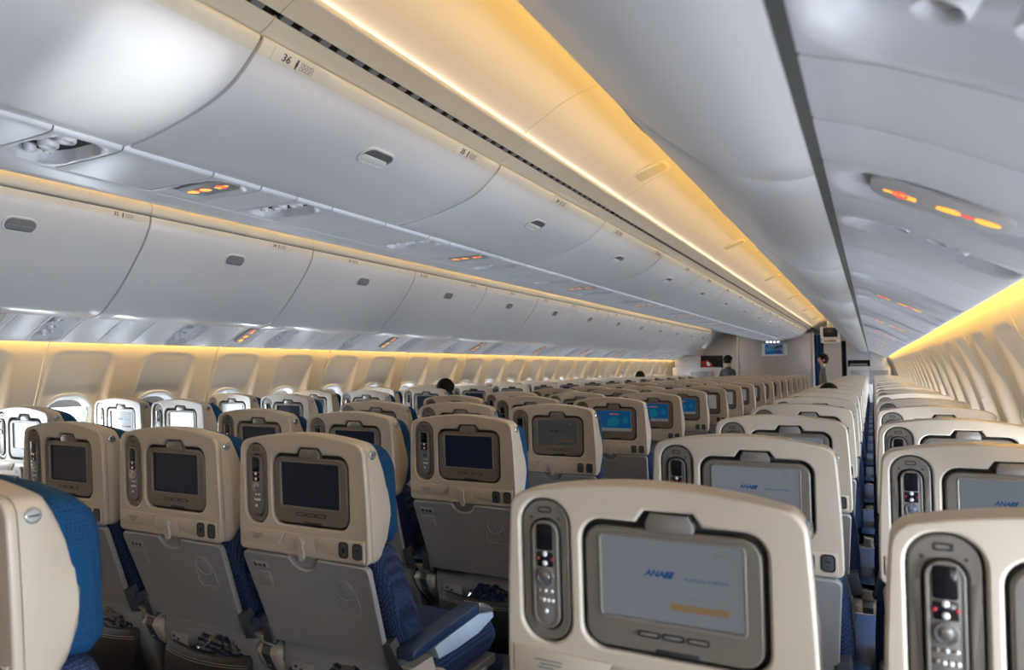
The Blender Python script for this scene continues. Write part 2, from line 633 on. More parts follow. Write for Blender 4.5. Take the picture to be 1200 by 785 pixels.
win_no = 0
for side, nm in ((-1, 'left'), (1, 'right')):
    w = bpy.data.objects.new('wall_' + nm, None)
    COL.objects.link(w)
    w.location = (side * 2.3, 0, 0)
    tag(w, 'cream %s sidewall of arched window panels lit warm from above' % nm, 'wall', kind='structure')
    me = build_sidewall_panel(side)
    y0 = WIN0 - .2794 + JSH
    for k in range(-6, 13):
        y = y0 + BINL * k
        if y + BINL < Y_BACK or y > 15.9:
            continue
        obj('sidewall_panel', me, w, (-side * 2.3, y, 0))
    fr, pn = build_window(side)
    shades = [build_shade(side, d) for d in (.045, .062, .09, .340)]
    for k in range(-10, 26):
        y = WIN0 + WINS * k
        if y < Y_BACK + .2 or y > 15.9:
            continue
        win_no += 1
        e = bpy.data.objects.new('window_%d' % win_no, None)
        COL.objects.link(e)
        e.location = (0, y, 0)
        tag(e, ('oval cabin window in the %s wall, %s in view from the camera' % (nm, ORD[k + 1] if k < 21 else ORD[21] + ' or further')) if k >= 0 else ('oval cabin window in the %s wall, %s behind the camera' % (nm, ORD[-k])), 'window', 'windows of the %s wall' % nm, 'structure')
        obj('window_frame', fr, e)
        obj('pane', pn, e)
        sh_i = 3 if y < (-1.3 if side > 0 else 1.0) else (0 if k in (0, 1) else RND.choice((0, 0, 1, 1, 2)))  # aft shades out of view drawn shut to suit the omitted light
        obj('window_shade', shades[sh_i], e)

# front ends of the sidewalls
for side, nm in ((-1, 1), (1, 2)):
    mb = MB()
    patch(mb, WPROF[::3], (1, 0), lin(15.62, Y_FRONT, 4), side, edge=.02)
    tag(obj('trim_%d' % nm, mb.build('trim', 'wall')), '%s plain forward stretch of sidewall beyond the last window' % ('left', 'right')[nm - 1], 'wall', kind='structure')

# outer hull above the coves so that no daylight leaks in
mb = MB()
hull = [(2.30, -1.34), (2.62, -.7), (2.62, 0), (2.35, .75), (1.6, 1.12), (.8, 1.2)]
vs, fs = [], []
full = [(-x, z) for x, z in hull][:0] + hull + [(-x, z) for x, z in hull[::-1]]
full = hull[2:] + [(-x, z) for x, z in hull[2:][::-1]]
for y in (Y_BACK - .1, Y_FRONT + .1):
    vs += [(x * 1.0 if abs(x) < 2.5 else math.copysign(2.30, x), y, CZ + z) for x, z in full]
n = len(full)
for i in range(n - 1):
    fs.append([i, i + 1, n + i + 1, n + i])
fs = [f for f in fs]
vs = [(v[0], v[1], max(v[2], CZ + .30)) for v in vs]
mb.add(vs, fs)
tag(obj('trim_3', mb.build('trim', 'bincore')), 'dark hull lining hidden above the ceiling and bins', 'hull', kind='structure')

# ------------------------------------------------------------------ ceiling over the two aisles, centre valance, vents
CPROF = curve_pts([(.757, .824), (.79, .848), (.85, .882), (.92, .919), (1.0, .945), (1.10, .962), (1.20, .962), (1.32, .935), (1.42, .885)], 5)
VAL1 = curve_pts([(.628, .748), (.650, .7465), (.668, .7515), (.700, .7695)], 3)
VAL2 = curve_pts([(.7135, .7765), (.74, .790), (.765, .801), (.776, .806), (.780, .815)], 3)
BVAL = curve_pts([(1.30, .762), (1.275, .764), (1.266, .787), (1.272, .812), (1.295, .83)], 3)
ce = bpy.data.objects.new('ceiling', None)
COL.objects.link(ce)
ce.location = (0, 0, CZ + .95)
tag(ce, 'cream curved ceiling panels over both aisles glowing yellow at the coves', 'ceiling', kind='structure')
OC = (0, 0, CZ + .95)


def lens_mesh(side):
    pr = [p for p in CPROF if .855 < p[0] < 1.03]
    mb = MB()
    nr = normals(pr, (0, 1))
    ys = lin(-.075, .075, 13)
    for rim, mi, off in ((1.0, 1, -.003), (.86, 0, -.005)):
        ring = []
        L = arc_s(pr)[-1]
        for u, v in rr(.15 * rim, L * rim, .045 * rim, 6):
            s = L / 2 + v
            ss = arc_s(pr)
            j = max(0, min(len(pr) - 2, next((q for q in range(len(ss) - 1) if ss[q + 1] >= s), len(pr) - 2)))
            t = (s - ss[j]) / (ss[j + 1] - ss[j])
            p = Vector(pr[j]).lerp(Vector(pr[j + 1]), t)
            q = nr[j].lerp(nr[j + 1], t)
            ring.append((p, q, u))
        mb.loft([[(side * (p.x + q.x * d), u, CZ + p.y + q.y * d) for p, q, u in ring] for d in (.004, off)], mi)
    return mb.build('ceiling_light_lens', ['lens', 'ceil'], origin=OC)


for side in (-1, 1):
    mb = MB()
    patch(mb, CPROF, (0, 1), lin(.0015, BINL - .0015, 6), side, edge=.014)
    cm = mb.build('ceiling_panel', 'ceil', origin=OC)
    lm = lens_mesh(side)
    mb = MB()
    patch(mb, VAL1, (0, 1), [.001, .01, BINL - .01, BINL - .001], side, edge=.012)
    patch(mb, VAL2, (0, 1), [.001, .01, BINL - .01, BINL - .001], side, edge=.012)
    v1 = mb.build('centre_valance', 'binstrip', origin=OC)
    mb = MB()
    patch(mb, BVAL, (1, 0), [.0015, .01, BINL - .01, BINL - .0015], side, edge=.012)
    bv = mb.build('cove_valance', 'binstrip', origin=OC)
    for k in range(-4, 16):
        y = 2.204 + BINL * k
        if y > Y_FRONT - .3:
            continue
        p = obj('ceiling_panel', cm, ce, (0, y, 0))
        if k % 2 == 0:
            o = obj('ceiling_light_lens', lm, p, (0, BINL - .12, 0))
        y = BIN0 + BINL * k
        if y < 15.5:
            obj('centre_valance', v1, ce, (0, y, 0))
            obj('cove_valance', bv, ce, (0, y, 0))
# closed top between the centre valances
mb = MB()
mb.box(-.74, .74, Y_BACK, 15.75, CZ + .84, CZ + .86, .003)
tag(obj('trim_4', mb.build('trim', 'bincore')), 'dark plate hidden above the centre bins', 'trim', kind='structure')

# slot vents along the centre valance, right aisle side
VSEG = 2.2352
ORG = (.705, 0, CZ + .773)
ch = MB()
a, b = Vector((.7002, .7745)), Vector((.7133, .7815))
vs = []
for y in (.006, VSEG - .006):
    vs += [(a.x, y, CZ + a.y - .004), (a.x - .004, y, CZ + a.y + .016), (b.x - .004, y, CZ + b.y + .016), (b.x, y, CZ + b.y - .004)]
ch.add(vs, [[0, 1, 5, 4], [1, 2, 6, 5], [2, 3, 7, 6], [0, 1, 2, 3], [4, 5, 6, 7]])
chm = ch.build('vent_channel', 'vent', origin=ORG)


def slat_shape(mb, y):
    p = [Vector((.7005, .7695)), Vector((.7130, .7760))]
    q = Vector((-.35, .9)) * .008
    vs = []
    for yy in (y, y + .031):
        vs += [(p[0].x, yy, CZ + p[0].y), (p[1].x, yy, CZ + p[1].y), (p[1].x + q.x, yy, CZ + p[1].y + q.y), (p[0].x + q.x, yy, CZ + p[0].y + q.y)]
    mb.add(vs, [[0, 1, 2, 3], [4, 5, 6, 7], [0, 1, 5, 4], [1, 2, 6, 5], [2, 3, 7, 6], [3, 0, 4, 7]])


s1 = MB()
slat_shape(s1, 0)
s1m = s1.build('vent_slat', 'slat', origin=ORG)
sa = MB()
for i in range(36):
    slat_shape(sa, .012 + .0615 * i)
sam = sa.build('vent_slats', 'slat', origin=ORG)
vi = 0
for k in range(-2, 7):
    y = BIN0 + VSEG * k
    if y + VSEG > 16.8:
        continue
    e = bpy.data.objects.new('slot_vent', None)
    COL.objects.link(e)
    e.location = (ORG[0], y, ORG[2])
    vi += 1
    tag(e, ('dark slotted air vent above the centre bins, %s length in view from camera' % ORD[k + 1]) if k >= 0 else ('dark slotted air vent above the centre bins, %s length behind camera' % ORD[-k]), 'vent', 'slotted vents over the right aisle')
    obj('vent_channel', chm, e)
    if k in (0, 1):
        for i in range(36):
            obj('vent_slat', s1m, e, (0, .012 + .0615 * i, 0))
    else:
        tag(obj('vent_slats', sam, e), kind='stuff')

# ------------------------------------------------------------------ overhead bins
ODOOR = curve_pts([(1.273, .752), (1.277, .722), (1.29, .684), (1.33, .618), (1.387, .545), (1.483, .433), (1.58, .345), (1.645, .298), (1.70, .279), (1.740, .274), (1.773, .278)], 4)
CDOOR = curve_pts([(.652, .744), (.660, .737), (.655, .724), (.632, .700), (.600, .670), (.552, .639), (.49, .614), (.40, .590), (.30, .571), (.225, .560), (.202, .558)], 4)


def door_mesh(prof, ref, side, strip_s, org, rear=True):
    mb = MB()
    b = .004
    g = .0042
    ys = [g, g + b * .3, g + b, .1, BINL / 2, BINL - .1, BINL - g - b, BINL - g - b * .3, BINL - g]
    nr = normals(prof, ref)
    ss = arc_s(prof)
    offs = [b, b * .3, 0, 0, 0, 0, 0, b * .3, b]
    rows = [(ys[0], .024)] + list(zip(ys, offs)) + [(ys[-1], .024)]
    n = len(prof)
    vs, fs, ms = [], [], []
    idx = [(0, .024)] + [(i, 0) for i in range(n)] + [(n - 1, .024)]
    for y, o in rows:
        for i, e in idx:
            d = max(o, e)
            d += -.0012 if ss[i] < strip_s else 0
            vs.append((side * (prof[i][0] + nr[i][0] * d), y, CZ + prof[i][1] + nr[i][1] * d))
    n = len(idx)
    for a in range(len(rows) - 1):
        for i in range(n - 1):
            fs.append([a * n + i, a * n + i + 1, (a + 1) * n + i + 1, (a + 1) * n + i])
            ms.append(1 if ss[idx[i + 1][0]] <= strip_s else 0)
    mb.v, mb.f, mb.m = vs, fs, ms
    return mb.build('bin_door', ['bin', 'binstrip'], 30, org)


def surf_frame(prof, ref, side, s, y):
    """maps (u along y, v up the profile, w into the solid) at arc length s to the world"""
    nr, ss = normals(prof, ref), arc_s(prof)
    j = next(q for q in range(len(ss) - 1) if ss[q + 1] >= s)
    t = (s - ss[j]) / (ss[j + 1] - ss[j])
    p = Vector(prof[j]).lerp(Vector(prof[j + 1]), t)
    q = nr[j].lerp(nr[j + 1], t).normalized()
    up = (Vector(prof[j]) - Vector(prof[j + 1])).normalized()
    flip = -1 if side > 0 and prof is ODOOR or (side < 0 and prof is CDOOR) else 1

    def fn(c):
        u, v, w = c
        x = p.x + up.x * v + q.x * w
        z = p.y + up.y * v + q.y * w
        return (side * x, y + flip * u, CZ + z)
    return fn


def s_at(prof, z):
    ss = arc_s(prof)
    for i in range(len(prof) - 1):
        if prof[i][1] >= z >= prof[i + 1][1]:
            return ss[i] + (ss[i + 1] - ss[i]) * (prof[i][1] - z) / max(1e-9, prof[i][1] - prof[i + 1][1])
    return ss[-1] / 2


def handle_meshes(prof, ref, side, s, y, org):
    fn = surf_frame(prof, ref, side, s, y)
    fr, cup, pad = MB(), MB(), MB()
    fr.plate(rr(.138, .076, .036, 6), [rr(.120, .058, .028, 6)], .007, .0022, 0, lambda c: fn((c[0], c[1], c[2] - .004)))
    cup.slab(rr(.124, .062, .03, 6), .004, .0005, 0, lambda c: fn((c[0], c[1], c[2] - .0012)))  # flat plate; shade of the grip recess is put into its dark colour
    low = [(u, v - .014) for u, v in rr(.114, .028, .012, 5)]
    pad.slab(low, .006, .002, 0, lambda c: fn((c[0], c[1], c[2] - .0038)))
    return fr.build('handle_frame', 'bin', origin=org), cup.build('handle_shade_plate', 'cup' if prof is CDOOR else 'cups', origin=org), pad.build('handle_paddle', 'white' if prof is CDOOR else 'paddle', origin=org)


_lab_cache = {}


def row_label(number, prof, ref, side, s, org, key):
    if (number, key) in _lab_cache:
        return _lab_cache[(number, key)]
    fn0 = surf_frame(prof, ref, side, s, 0)

    def fn(c):
        return fn0((c[0], c[1], -.0022 - c[2]))
    pl = MB()
    pl.slab(rr(.17, .034, .002, 1), .002, .0004, 0, lambda c: fn0((c[0], c[1], c[2] - .0020)))
    tx = MB()
    tx.text(str(number), .026, 0, lambda c: fn((c[0] - .045, c[1], .0006 + c[2])), bold=.0002)
    # little standing figure and seat-letter grid
    g = lambda du: (lambda c: fn((c[0] + du, c[1], .0006 - c[2])))
    tx.slab(circle(.0032, 8, 0, .0085), .0005, .0001, 0, g(-.012))
    tx.slab(rr(.0065, .011, .001, 1, 0, 0), .0005, .0001, 0, g(-.012))
    tx.slab(rr(.0045, .009, .001, 1, 0, -.008), .0005, .0001, 0, g(-.012))
    for i in range(4):
        for j in range(2):
            tx.plate(rr(.0085, .0085, .001, 1, .004 + i * .0105, .005 - j * .0105), [rr(.0065, .0065, .001, 1, .004 + i * .0105, .005 - j * .0105)], .0006, .0001, 1, g(0), 0)
    r = (pl.build('row_label', 'binstrip', origin=org), tx.build('row_number', ['ink', 'inkgrey'], origin=org))
    _lab_cache[(number, key)] = r
    return r


def bin_body(prof, ref, side, back, org):
    nr = normals(prof, ref)
    lp = [(p[0] + q[0] * .014, p[1] + q[1] * .014) for p, q in zip(prof, nr)][::2] + back
    mb = MB()
    mb.loft([[(side * x, y, CZ + z) for x, z in lp] for y in (.0005, BINL - .0005)])
    return mb.build('bin_body', 'bincore', origin=org)


OREF, CREF = (1, 1), (-.4, 1)
os_, cs_ = s_at(ODOOR, .715), s_at(CDOOR, .704)
C_LAB = {}
for i in range(20):
    C_LAB[36 - i] = 1.225 + .787 * i
for i in range(1, 4):
    C_LAB[36 + i] = 1.225 - .787 * i
L_LAB = {36: 1.23, 35: 2.085, 34: 3.06, 33: 3.73, 32: 4.575, 31: 5.35, 30: 6.11, 29: 6.9, 28: 7.70, 27: 8.50, 26: 9.25, 25: 10.05, 24: 10.85, 23: 11.6, 22: 12.4, 21: 13.2, 20: 14.0, 19: 14.8}
for bank in ('left', 'centre', 'right'):
    if bank == 'centre':
        org = (0, 0, CZ + .56)
        parts = []
        for side in (-1, 1):
            parts.append((side, door_mesh(CDOOR, CREF, side, cs_, org), handle_meshes(CDOOR, CREF, side, s_at(CDOOR, .632), BINL / 2, org)))
        half = [(p[0] + q[0] * .014, p[1] + q[1] * .014) for p, q in zip(CDOOR, normals(CDOOR, CREF))][::2]
        mbb = MB()
        lp = half + [(-x, z) for x, z in half[::-1]]
        mbb.loft([[(x, y, CZ + z) for x, z in lp] for y in (.0005, BINL - .0005)])
        body = mbb.build('bin_body', 'bincore', origin=org)
    else:
        side = -1 if bank == 'left' else 1
        org = (side * 1.7, 0, CZ + .28)
        parts = [(side, door_mesh(ODOOR, OREF, side, os_, org), handle_meshes(ODOOR, OREF, side, s_at(ODOOR, .617), BINL / 2, org))]
        body = bin_body(ODOOR, OREF, side, [(1.80, .31), (1.99, .36), (1.93, .70), (1.40, .765)], org)
    idx = 0
    for k in range(-4, 13):
        y0 = BIN0 + BINL * k
        if y0 < Y_BACK - .1:
            continue
        e = bpy.data.objects.new('overhead_bin', None)
        COL.objects.link(e)
        e.location = (org[0], y0, org[2])
        idx += 1
        d = {'left': 'grey-white bin over the left windows', 'centre': 'glossy white curved bin over the middle seats', 'right': 'grey bin bulging over the right seats'}[bank]
        vis = k + (1 if bank == 'left' else 2)
        tag(e, '%s, %s in view from the camera' % (d, ORD[vis]) if vis > 0 else '%s, %s one behind the camera' % (d, ORD[1 - vis]), 'overhead bin', '%s overhead bins' % bank)
        obj('bin_body', body, e)
        for side, dm, hm in parts:
            dd = obj('bin_door', dm, e)
            if not (bank == 'centre' and side < 0):
                hf = obj('handle_frame', hm[0], dd)
                obj('handle_shade_plate', hm[1], dd)
                obj('handle_paddle', hm[2], dd)
                labs = C_LAB if bank == 'centre' else L_LAB
                for num, yl in labs.items():
                    yl = yl - y0
                    if 0 <= yl < BINL:
                        yl = min(max(yl, .095), BINL - .095)
                        lb = row_label(num, CDOOR if bank == 'centre' else ODOOR, CREF if bank == 'centre' else OREF, side, (.030 if bank == 'centre' else .019), org, bank)
                        o = obj('row_label', lb[0], dd, (0, yl, 0))
                        obj('row_number', lb[1], dd, (0, yl, 0))

# ------------------------------------------------------------------ passenger service panels under the bins
OPSU = curve_pts([(1.776, .313), (1.780, .303), (1.800, .293), (1.85, .275), (1.93, .237), (2.0, .199), (2.06, .168), (2.085, .160), (2.099, .163), (2.103, .172)], 3)
CPSU = curve_pts([(.206, .566), (.202, .553), (.192, .546), (.15, .543), (.06, .542), (-.03, .542), (-.082, .542)], 4)


def dense(prof, step=.010):
    out = [prof[0]]
    for a, b in zip(prof, prof[1:]):
        n = max(1, int((Vector(b) - Vector(a)).length / step + .5))
        for i in range(1, n + 1):
            out.append(tuple(Vector(a).lerp(Vector(b), i / n)))
    return out


def psu_panel(prof, ref, side, length, org, kind):
    g = .0022
    pr = dense(prof, .011) if kind != 'blank' else prof
    L = arc_s(pr)[-1]
    if kind == 'blank':
        mb = MB()
        patch(mb, pr, ref, [g, g + .004, length - g - .004, length - g], side, edge=.010,
              depth=lambda s, y: .0015 if (y < g + .001 or y > length - g - .001) else 0)
        return mb.build('blank_panel', 'psu', 40, org)
    hw, hs = length / 2 - .012, L / 2 - .024
    cs = L / 2 + .004

    def dep(s, y):
        if y < g + .001 or y > length - g - .001:
            return .0015
        q = (abs(y - length / 2) / hw) ** 3 + (abs(s - cs) / hs) ** 3.2
        if kind == 'light':
            return .040 * sstep(1.0, .50, q)
        return .014 * sstep(1.0, .70, q)
    mb = MB()
    ys = [g] + lin(g + .004, length - g - .004, 20) + [length - g]
    patch(mb, pr, ref, ys, side, edge=.012, depth=dep)
    return mb.build('reading_light_panel' if kind == 'light' else 'sign_panel', 'psu', 55, org)


def psu_fn(prof, ref, side, length):
    """(u along the profile from its middle, v along y, w into the panel)"""
    pr = dense(prof, .011)
    nr, ss = normals(pr, ref), arc_s(pr)
    L = ss[-1]

    def fn(c):
        s = min(L - 1e-4, max(1e-4, L / 2 + .004 + c[0]))
        j = next(q for q in range(len(ss) - 1) if ss[q + 1] >= s)
        t = (s - ss[j]) / (ss[j + 1] - ss[j])
        p = Vector(pr[j]).lerp(Vector(pr[j + 1]), t)
        q = nr[j].lerp(nr[j + 1], t)
        return (side * (p.x + q.x * c[2]), length / 2 + c[1], CZ + p.y + q.y * c[2])
    return fn, L


def psu_extras(prof, ref, side, length, org, kind):
    fn, L = psu_fn(prof, ref, side, length)
    out = []
    if kind == 'light':
        lamp, noz, lens = MB(), MB(), MB()
        for u in (-.062, .010):
            for lp, mi in (((.021, .026), 0),):
                ls = [[(x + u, y - .012, w) for x, y in circle(r, 16)] for r, w in ((.024, .030), (.023, .012), (.020, .008), (.017, .010), (.014, .020))]
                lamp.loft(ls, 0, fn, False, True)
            lens.loft([[(x + u, y - .012, w) for x, y in circle(r, 12)] for r, w in ((.0138, .018), (.008, .0145))], 0, fn, False, True)
        for u in (.055, .085):
            noz.loft([[(x + u, y + .014 * (1 if u < .06 else -1), w) for x, y in circle(r, 12)] for r, w in ((.014, .030), (.0135, .014), (.010, .009), (.006, .009), (.005, .016))], 0, fn, False, True)
        out.append(('reading_lamp', lamp.build('reading_lamp', 'psu', origin=org)))
        out.append(('lamp_lens', lens.build('lamp_lens', 'silver', origin=org)))
        out.append(('air_nozzle', noz.build('air_nozzle', 'psu', origin=org)))
    if kind == 'sign':
        d = 1 if side < 0 else -1                   # read with the head towards the nose of the aircraft
        pl, a, b = MB(), MB(), MB()
        w = min(.200, L - .07)
        off = -.012 if L > .3 else 0
        A_, B_ = Vector(fn((off - w / 2, 0, 0))), Vector(fn((off + w / 2, 0, 0)))
        N_ = Vector(fn((off, 0, 1))) - Vector(fn((off, 0, 0)))
        sag = (Vector(fn((off, 0, 0))) - (A_ + B_) / 2).dot(N_.normalized())

        def fn(c):
            return tuple(A_.lerp(B_, c[0] / w + .5) + Vector((0, c[1], 0)) + N_ * (c[2] + min(0, sag)))
        pl.slab(rr(w, length * .56, .036, 6), .006, .002, 0, lambda c: fn((c[0], c[1], c[2] + .0045)))

        def g(du, dv=0):
            return lambda c: fn((du + c[0], dv + c[1] * 1.55, .0040 - c[2]))
        k = w / .215
        # no-smoking symbol
        a.slab(rr(.020 * k, .007, .001, 1, -.017 * k, 0), .0008, .0002, 0, g(-.058 * k))
        a.slab(rr(.016 * k, .014, .002, 2, .017 * k, .002), .0008, .0002, 0, g(-.058 * k))
        a.slab(rr(.010 * k, .006, .001, 1, .002, 0), .0008, .0002, 0, g(-.058 * k))
        a.plate(circle(.0115, 16), [circle(.0088, 16)], .0012, .0002, 1, g(-.058 * k), 0)
        a.slab([(-.009, -.007), (-.007, -.009), (.009, .007), (.007, .009)], .0012, .0002, 1, g(-.058 * k))
        # fasten-belt symbol: two hands with buckle halves and a red arrow between
        for sgn in (-1, 1):
            pts = [(.010, -.004), (.018, -.008), (.034, -.009), (.047, -.006), (.047, .003), (.036, .008), (.022, .010), (.012, .005)]
            pts = [(sgn * u * k, v * (1 if sgn > 0 else -1)) for u, v in pts]
            b.slab(pts if sgn > 0 else pts, .0008, .0002, 0, g(.045 * k))
        b.slab([(-.009 * k, 0), (0, -.0055), (.009 * k, 0), (0, .0055)], .0010, .0002, 1, g(.045 * k))
        out.append(('sign_plate', pl.build('sign_plate', 'signplate_lit' if side > 0 and prof is OPSU else 'signplate_shaded', origin=org)))
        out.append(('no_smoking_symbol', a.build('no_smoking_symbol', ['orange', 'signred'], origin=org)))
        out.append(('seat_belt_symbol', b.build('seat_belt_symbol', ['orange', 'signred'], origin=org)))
    return out


def psu_row(bank, prof, ref, side, org, segs, label):
    e = bpy.data.objects.new('service_panel_row', None)
    COL.objects.link(e)
    e.location = org
    tag(e, label, 'service panels', 'rows of service panels')
    cache = {}
    for y0, y1, kind in segs:
        ln = round(y1 - y0, 4)
        key = (ln, kind)
        if key not in cache:
            cache[key] = (psu_panel(prof, ref, side, ln, org, kind), psu_extras(prof, ref, side, ln, org, kind))
        pm, ex = cache[key]
        p = obj({'blank': 'blank_panel', 'light': 'reading_light_panel', 'sign': 'sign_panel'}[kind], pm, e, (0, y0, 0))
        if kind == 'sign' or y0 < 7:
            for nme, m in ex:
                obj(nme, m, p)


def fill_segs(fixed, y0, y1, maxlen=.30):
    """fixed light/sign panels; the gaps between them become blank panels of even length"""
    segs, y = [], y0
    for a, b, k in sorted(fixed):
        if a < y - 1e-6 or b > y1:
            continue
        if a - y > .004:
            n = max(1, math.ceil((a - y) / maxlen))
            for i in range(n):
                segs.append((y + (a - y) * i / n, y + (a - y) * (i + 1) / n, 'blank'))
        segs.append((a, b, k))
        y = b
    n = max(1, math.ceil((y1 - y) / maxlen))
    for i in range(n):
        segs.append((y + (y1 - y) * i / n, y + (y1 - y) * (i + 1) / n, 'blank'))
    return segs


fx = [(2.079 + .787 * i, 2.256 + .787 * i, 'light') for i in range(-3, 18)] + [(1.755 + 1.574 * i, 1.93 + 1.574 * i, 'sign') for i in range(-1, 9)]
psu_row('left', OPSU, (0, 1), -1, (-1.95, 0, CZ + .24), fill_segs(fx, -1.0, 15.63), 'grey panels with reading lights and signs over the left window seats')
fx = [(.52, .715, 'light')] + [(1.105, 1.325, 'sign'), (1.47, 1.645, 'light')] + [(2.40 + .787 * i, 2.57 + .787 * i, 'light') for i in range(0, 17)] + \
     [(2.92 + 1.574 * i, 3.10 + 1.574 * i, 'sign') for i in range(0, 8)]
psu_row('right', OPSU, (0, 1), 1, (1.95, 0, CZ + .24), fill_segs(fx, -1.0, 15.63), 'grey service panels directly above the right window seats with glowing signs')
fx = [(.921 + .76 * i, 1.089 + .76 * i, 'light') for i in range(-2, 20)] + [(1.358 + 1.52 * i, 1.532 + 1.52 * i, 'sign') for i in range(-1, 10)]
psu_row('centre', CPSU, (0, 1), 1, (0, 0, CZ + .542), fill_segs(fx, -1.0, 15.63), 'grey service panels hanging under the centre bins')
# left half of the centre underside, and the dark rails between bins and service panels
mb = MB()
patch(mb, curve_pts([(-.0855, .552), (-.0865, .544), (-.10, .540), (-.17, .540), (-.194, .543), (-.204, .553), (-.206, .566)], 3), (0, 1), lin(-1.0, 15.63, 3), 1, edge=.004)
tag(obj('trim_5', mb.build('trim', 'psu')), 'plain grey strip along the left underside of the centre bins', 'trim', kind='structure')
for side, nm in ((-1, 6), (1, 7)):
    mb = MB()
    patch(mb, [(1.752, .300), (1.764, .296), (1.778, .302), (1.784, .318)], (0, 1), lin(-1.0, 15.63, 3), side, edge=.004)
    tag(obj('trim_%d' % nm, mb.build('trim', 'rail')), 'dark gap rail between %s bins and service panels' % ('left', 'right')[nm - 6], 'trim', kind='structure')

# ------------------------------------------------------------------ the seat, built once part by part
ZG = 1.027                                  # height of the screen centre
TILT = math.tan(.048)


def back(p):
    """(x, z relative to the screen centre, depth forwards) -> seat space, with the shell's slight recline"""
    u, v, w = p
    return (u, w - TILT * v, ZG + v)


def at_back(du, dv, w0=0):
    return lambda p: back((p[0] + du, p[1] + dv, p[2] + w0))


def shell_loop(hb, ht, zt, cr, zb, rt, rb):
    pts = []
    for i in range(5):
        a = math.radians(-90 + 90 * i / 4)
        pts.append((hb - rb + rb * math.cos(a), zb + rb + rb * math.sin(a)))
    for i in range(4):
        t = (i + 1) / 5
        z = zb + rb + (zt - rt - zb - rb) * t
        pts.append((hb + (ht - hb) * max(0, t) ** 2, z))
    for i in range(6):
        a = math.radians(78 * i / 5)
        pts.append((ht - rt + rt * math.cos(a), zt - rt + rt * math.sin(a)))
    xr = ht - rt + rt * math.cos(math.radians(78))
    zr = zt - rt + rt * math.sin(math.radians(78))
    for i in range(1, 10):
        x = xr * (1 - 2 * i / 10)
        pts.append((x, zr + cr * (1 - (x / xr) ** 2)))
    for i in range(6):
        a = math.radians(102 + 78 * i / 5)
        pts.append((-(ht - rt) + rt * math.cos(a), zt - rt + rt * math.sin(a)))
    for i in range(4):
        t = 1 - (i + 1) / 5
        z = zb + rb + (zt - rt - zb - rb) * t
        pts.append((-(hb + (ht - hb) * t ** 2), z))
    for i in range(5):
        a = math.radians(180 + 90 * i / 4)
        pts.append((-(hb - rb) + rb * math.cos(a), zb + rb + rb * math.sin(a)))
    return pts


# --- shell
OUT = shell_loop(.2185, .209, .112, .019, -.183, .034, .016)
mon_hole = rr(.257, .184, .032, 6, .0325, -.0135)
tabh = []
for p in mon_hole:                           # hump for the monitor's top tab
    tabh.append(p)
_top = [i for i, p in enumerate(mon_hole) if p[1] > .077]
_i = max(i for i, p in enumerate(mon_hole) if p[0] > .1 and p[1] > .078)
mon_hole = mon_hole[:_i + 1] + [(.078, .0785), (.066, .0955), (-.002, .0955), (-.014, .0785)] + mon_hole[_i + 1:]
pod_hole = rr(.080, .212, .040, 8, -.1525, -.005)
sh = MB()
sh.plate(OUT, [mon_hole, pod_hole], .016, .0045, 0, at_back(0, 0, -.006), 2)
ls = []
for (w, hb, ht, zt, cr, zb, rt, rb) in ((.0105, .2170, .2075, .1105, .019, -.182, .033, .016), (.030, .2175, .208, .112, .019, -.186, .034, .02), (.047, .2172, .2075, .112, .019, -.186, .034, .03),
                                        (.055, .216, .206, .108, .018, -.182, .036, .04), (.075, .2155, .2045, .080, .018, -.165, .05, .05), (.090, .214, .204, .045, .010, -.135, .05, .06), (.097, .206, .196, -.005, .004, -.09, .04, .05)):
    ls.append([(u, v, w) for u, v in shell_loop(hb, ht, zt, cr, zb, rt, rb)])
sh.loft(ls, 0, back)
# proud lower panels left and right of the latch bay
sh.slab([(-.207, -.162), (-.075, -.158), (-.052, -.124), (-.207, -.121)][::1], .006, .0022, 0, at_back(0, 0, -.0092))
sh.slab([(.052, -.160), (.206, -.176), (.206, -.125), (.046, -.125)], .006, .0022, 0, at_back(0, 0, -.0092))
MESH = {}
sh.slab([(-.049, -.170), (.049, -.170), (.045, -.125), (-.054, -.125)], .004, .0008, 0, at_back(0, 0, -.0072))
MESH['shell'] = sh.build('seat_shell', ['shell', 'tray'], 34)
# small notice on the lower left panel
nt_ = MB()
for j, (w, dx) in enumerate(((.044, 0), (.034, .003), (.026, -.004))):
    nt_.slab(rr(w, .0022, .0005, 1, -.150 + dx, -.137 - j * .0055), .0006, .0001, 0, at_back(0, 0, -.0098))
MESH['notice'] = nt_.build('printed_notice', 'inkgrey')
ck = MB()
ck.loft([[(.2085 + w, .026 + u, ZG + .082 + v) for u, v in circle(r, 16)] for r, w in ((.0115, -.004), (.0115, .0022), (.0100, .0032), (.0095, .0022), (.0085, .0022))], 0, None, False, True)
ck.box(.2095, .2118, .0180, .0340, ZG + .0805, ZG + .0835, .0006, 1)
MESH['hook'] = ck.build('coat_hook', ['silver', 'dframe'])

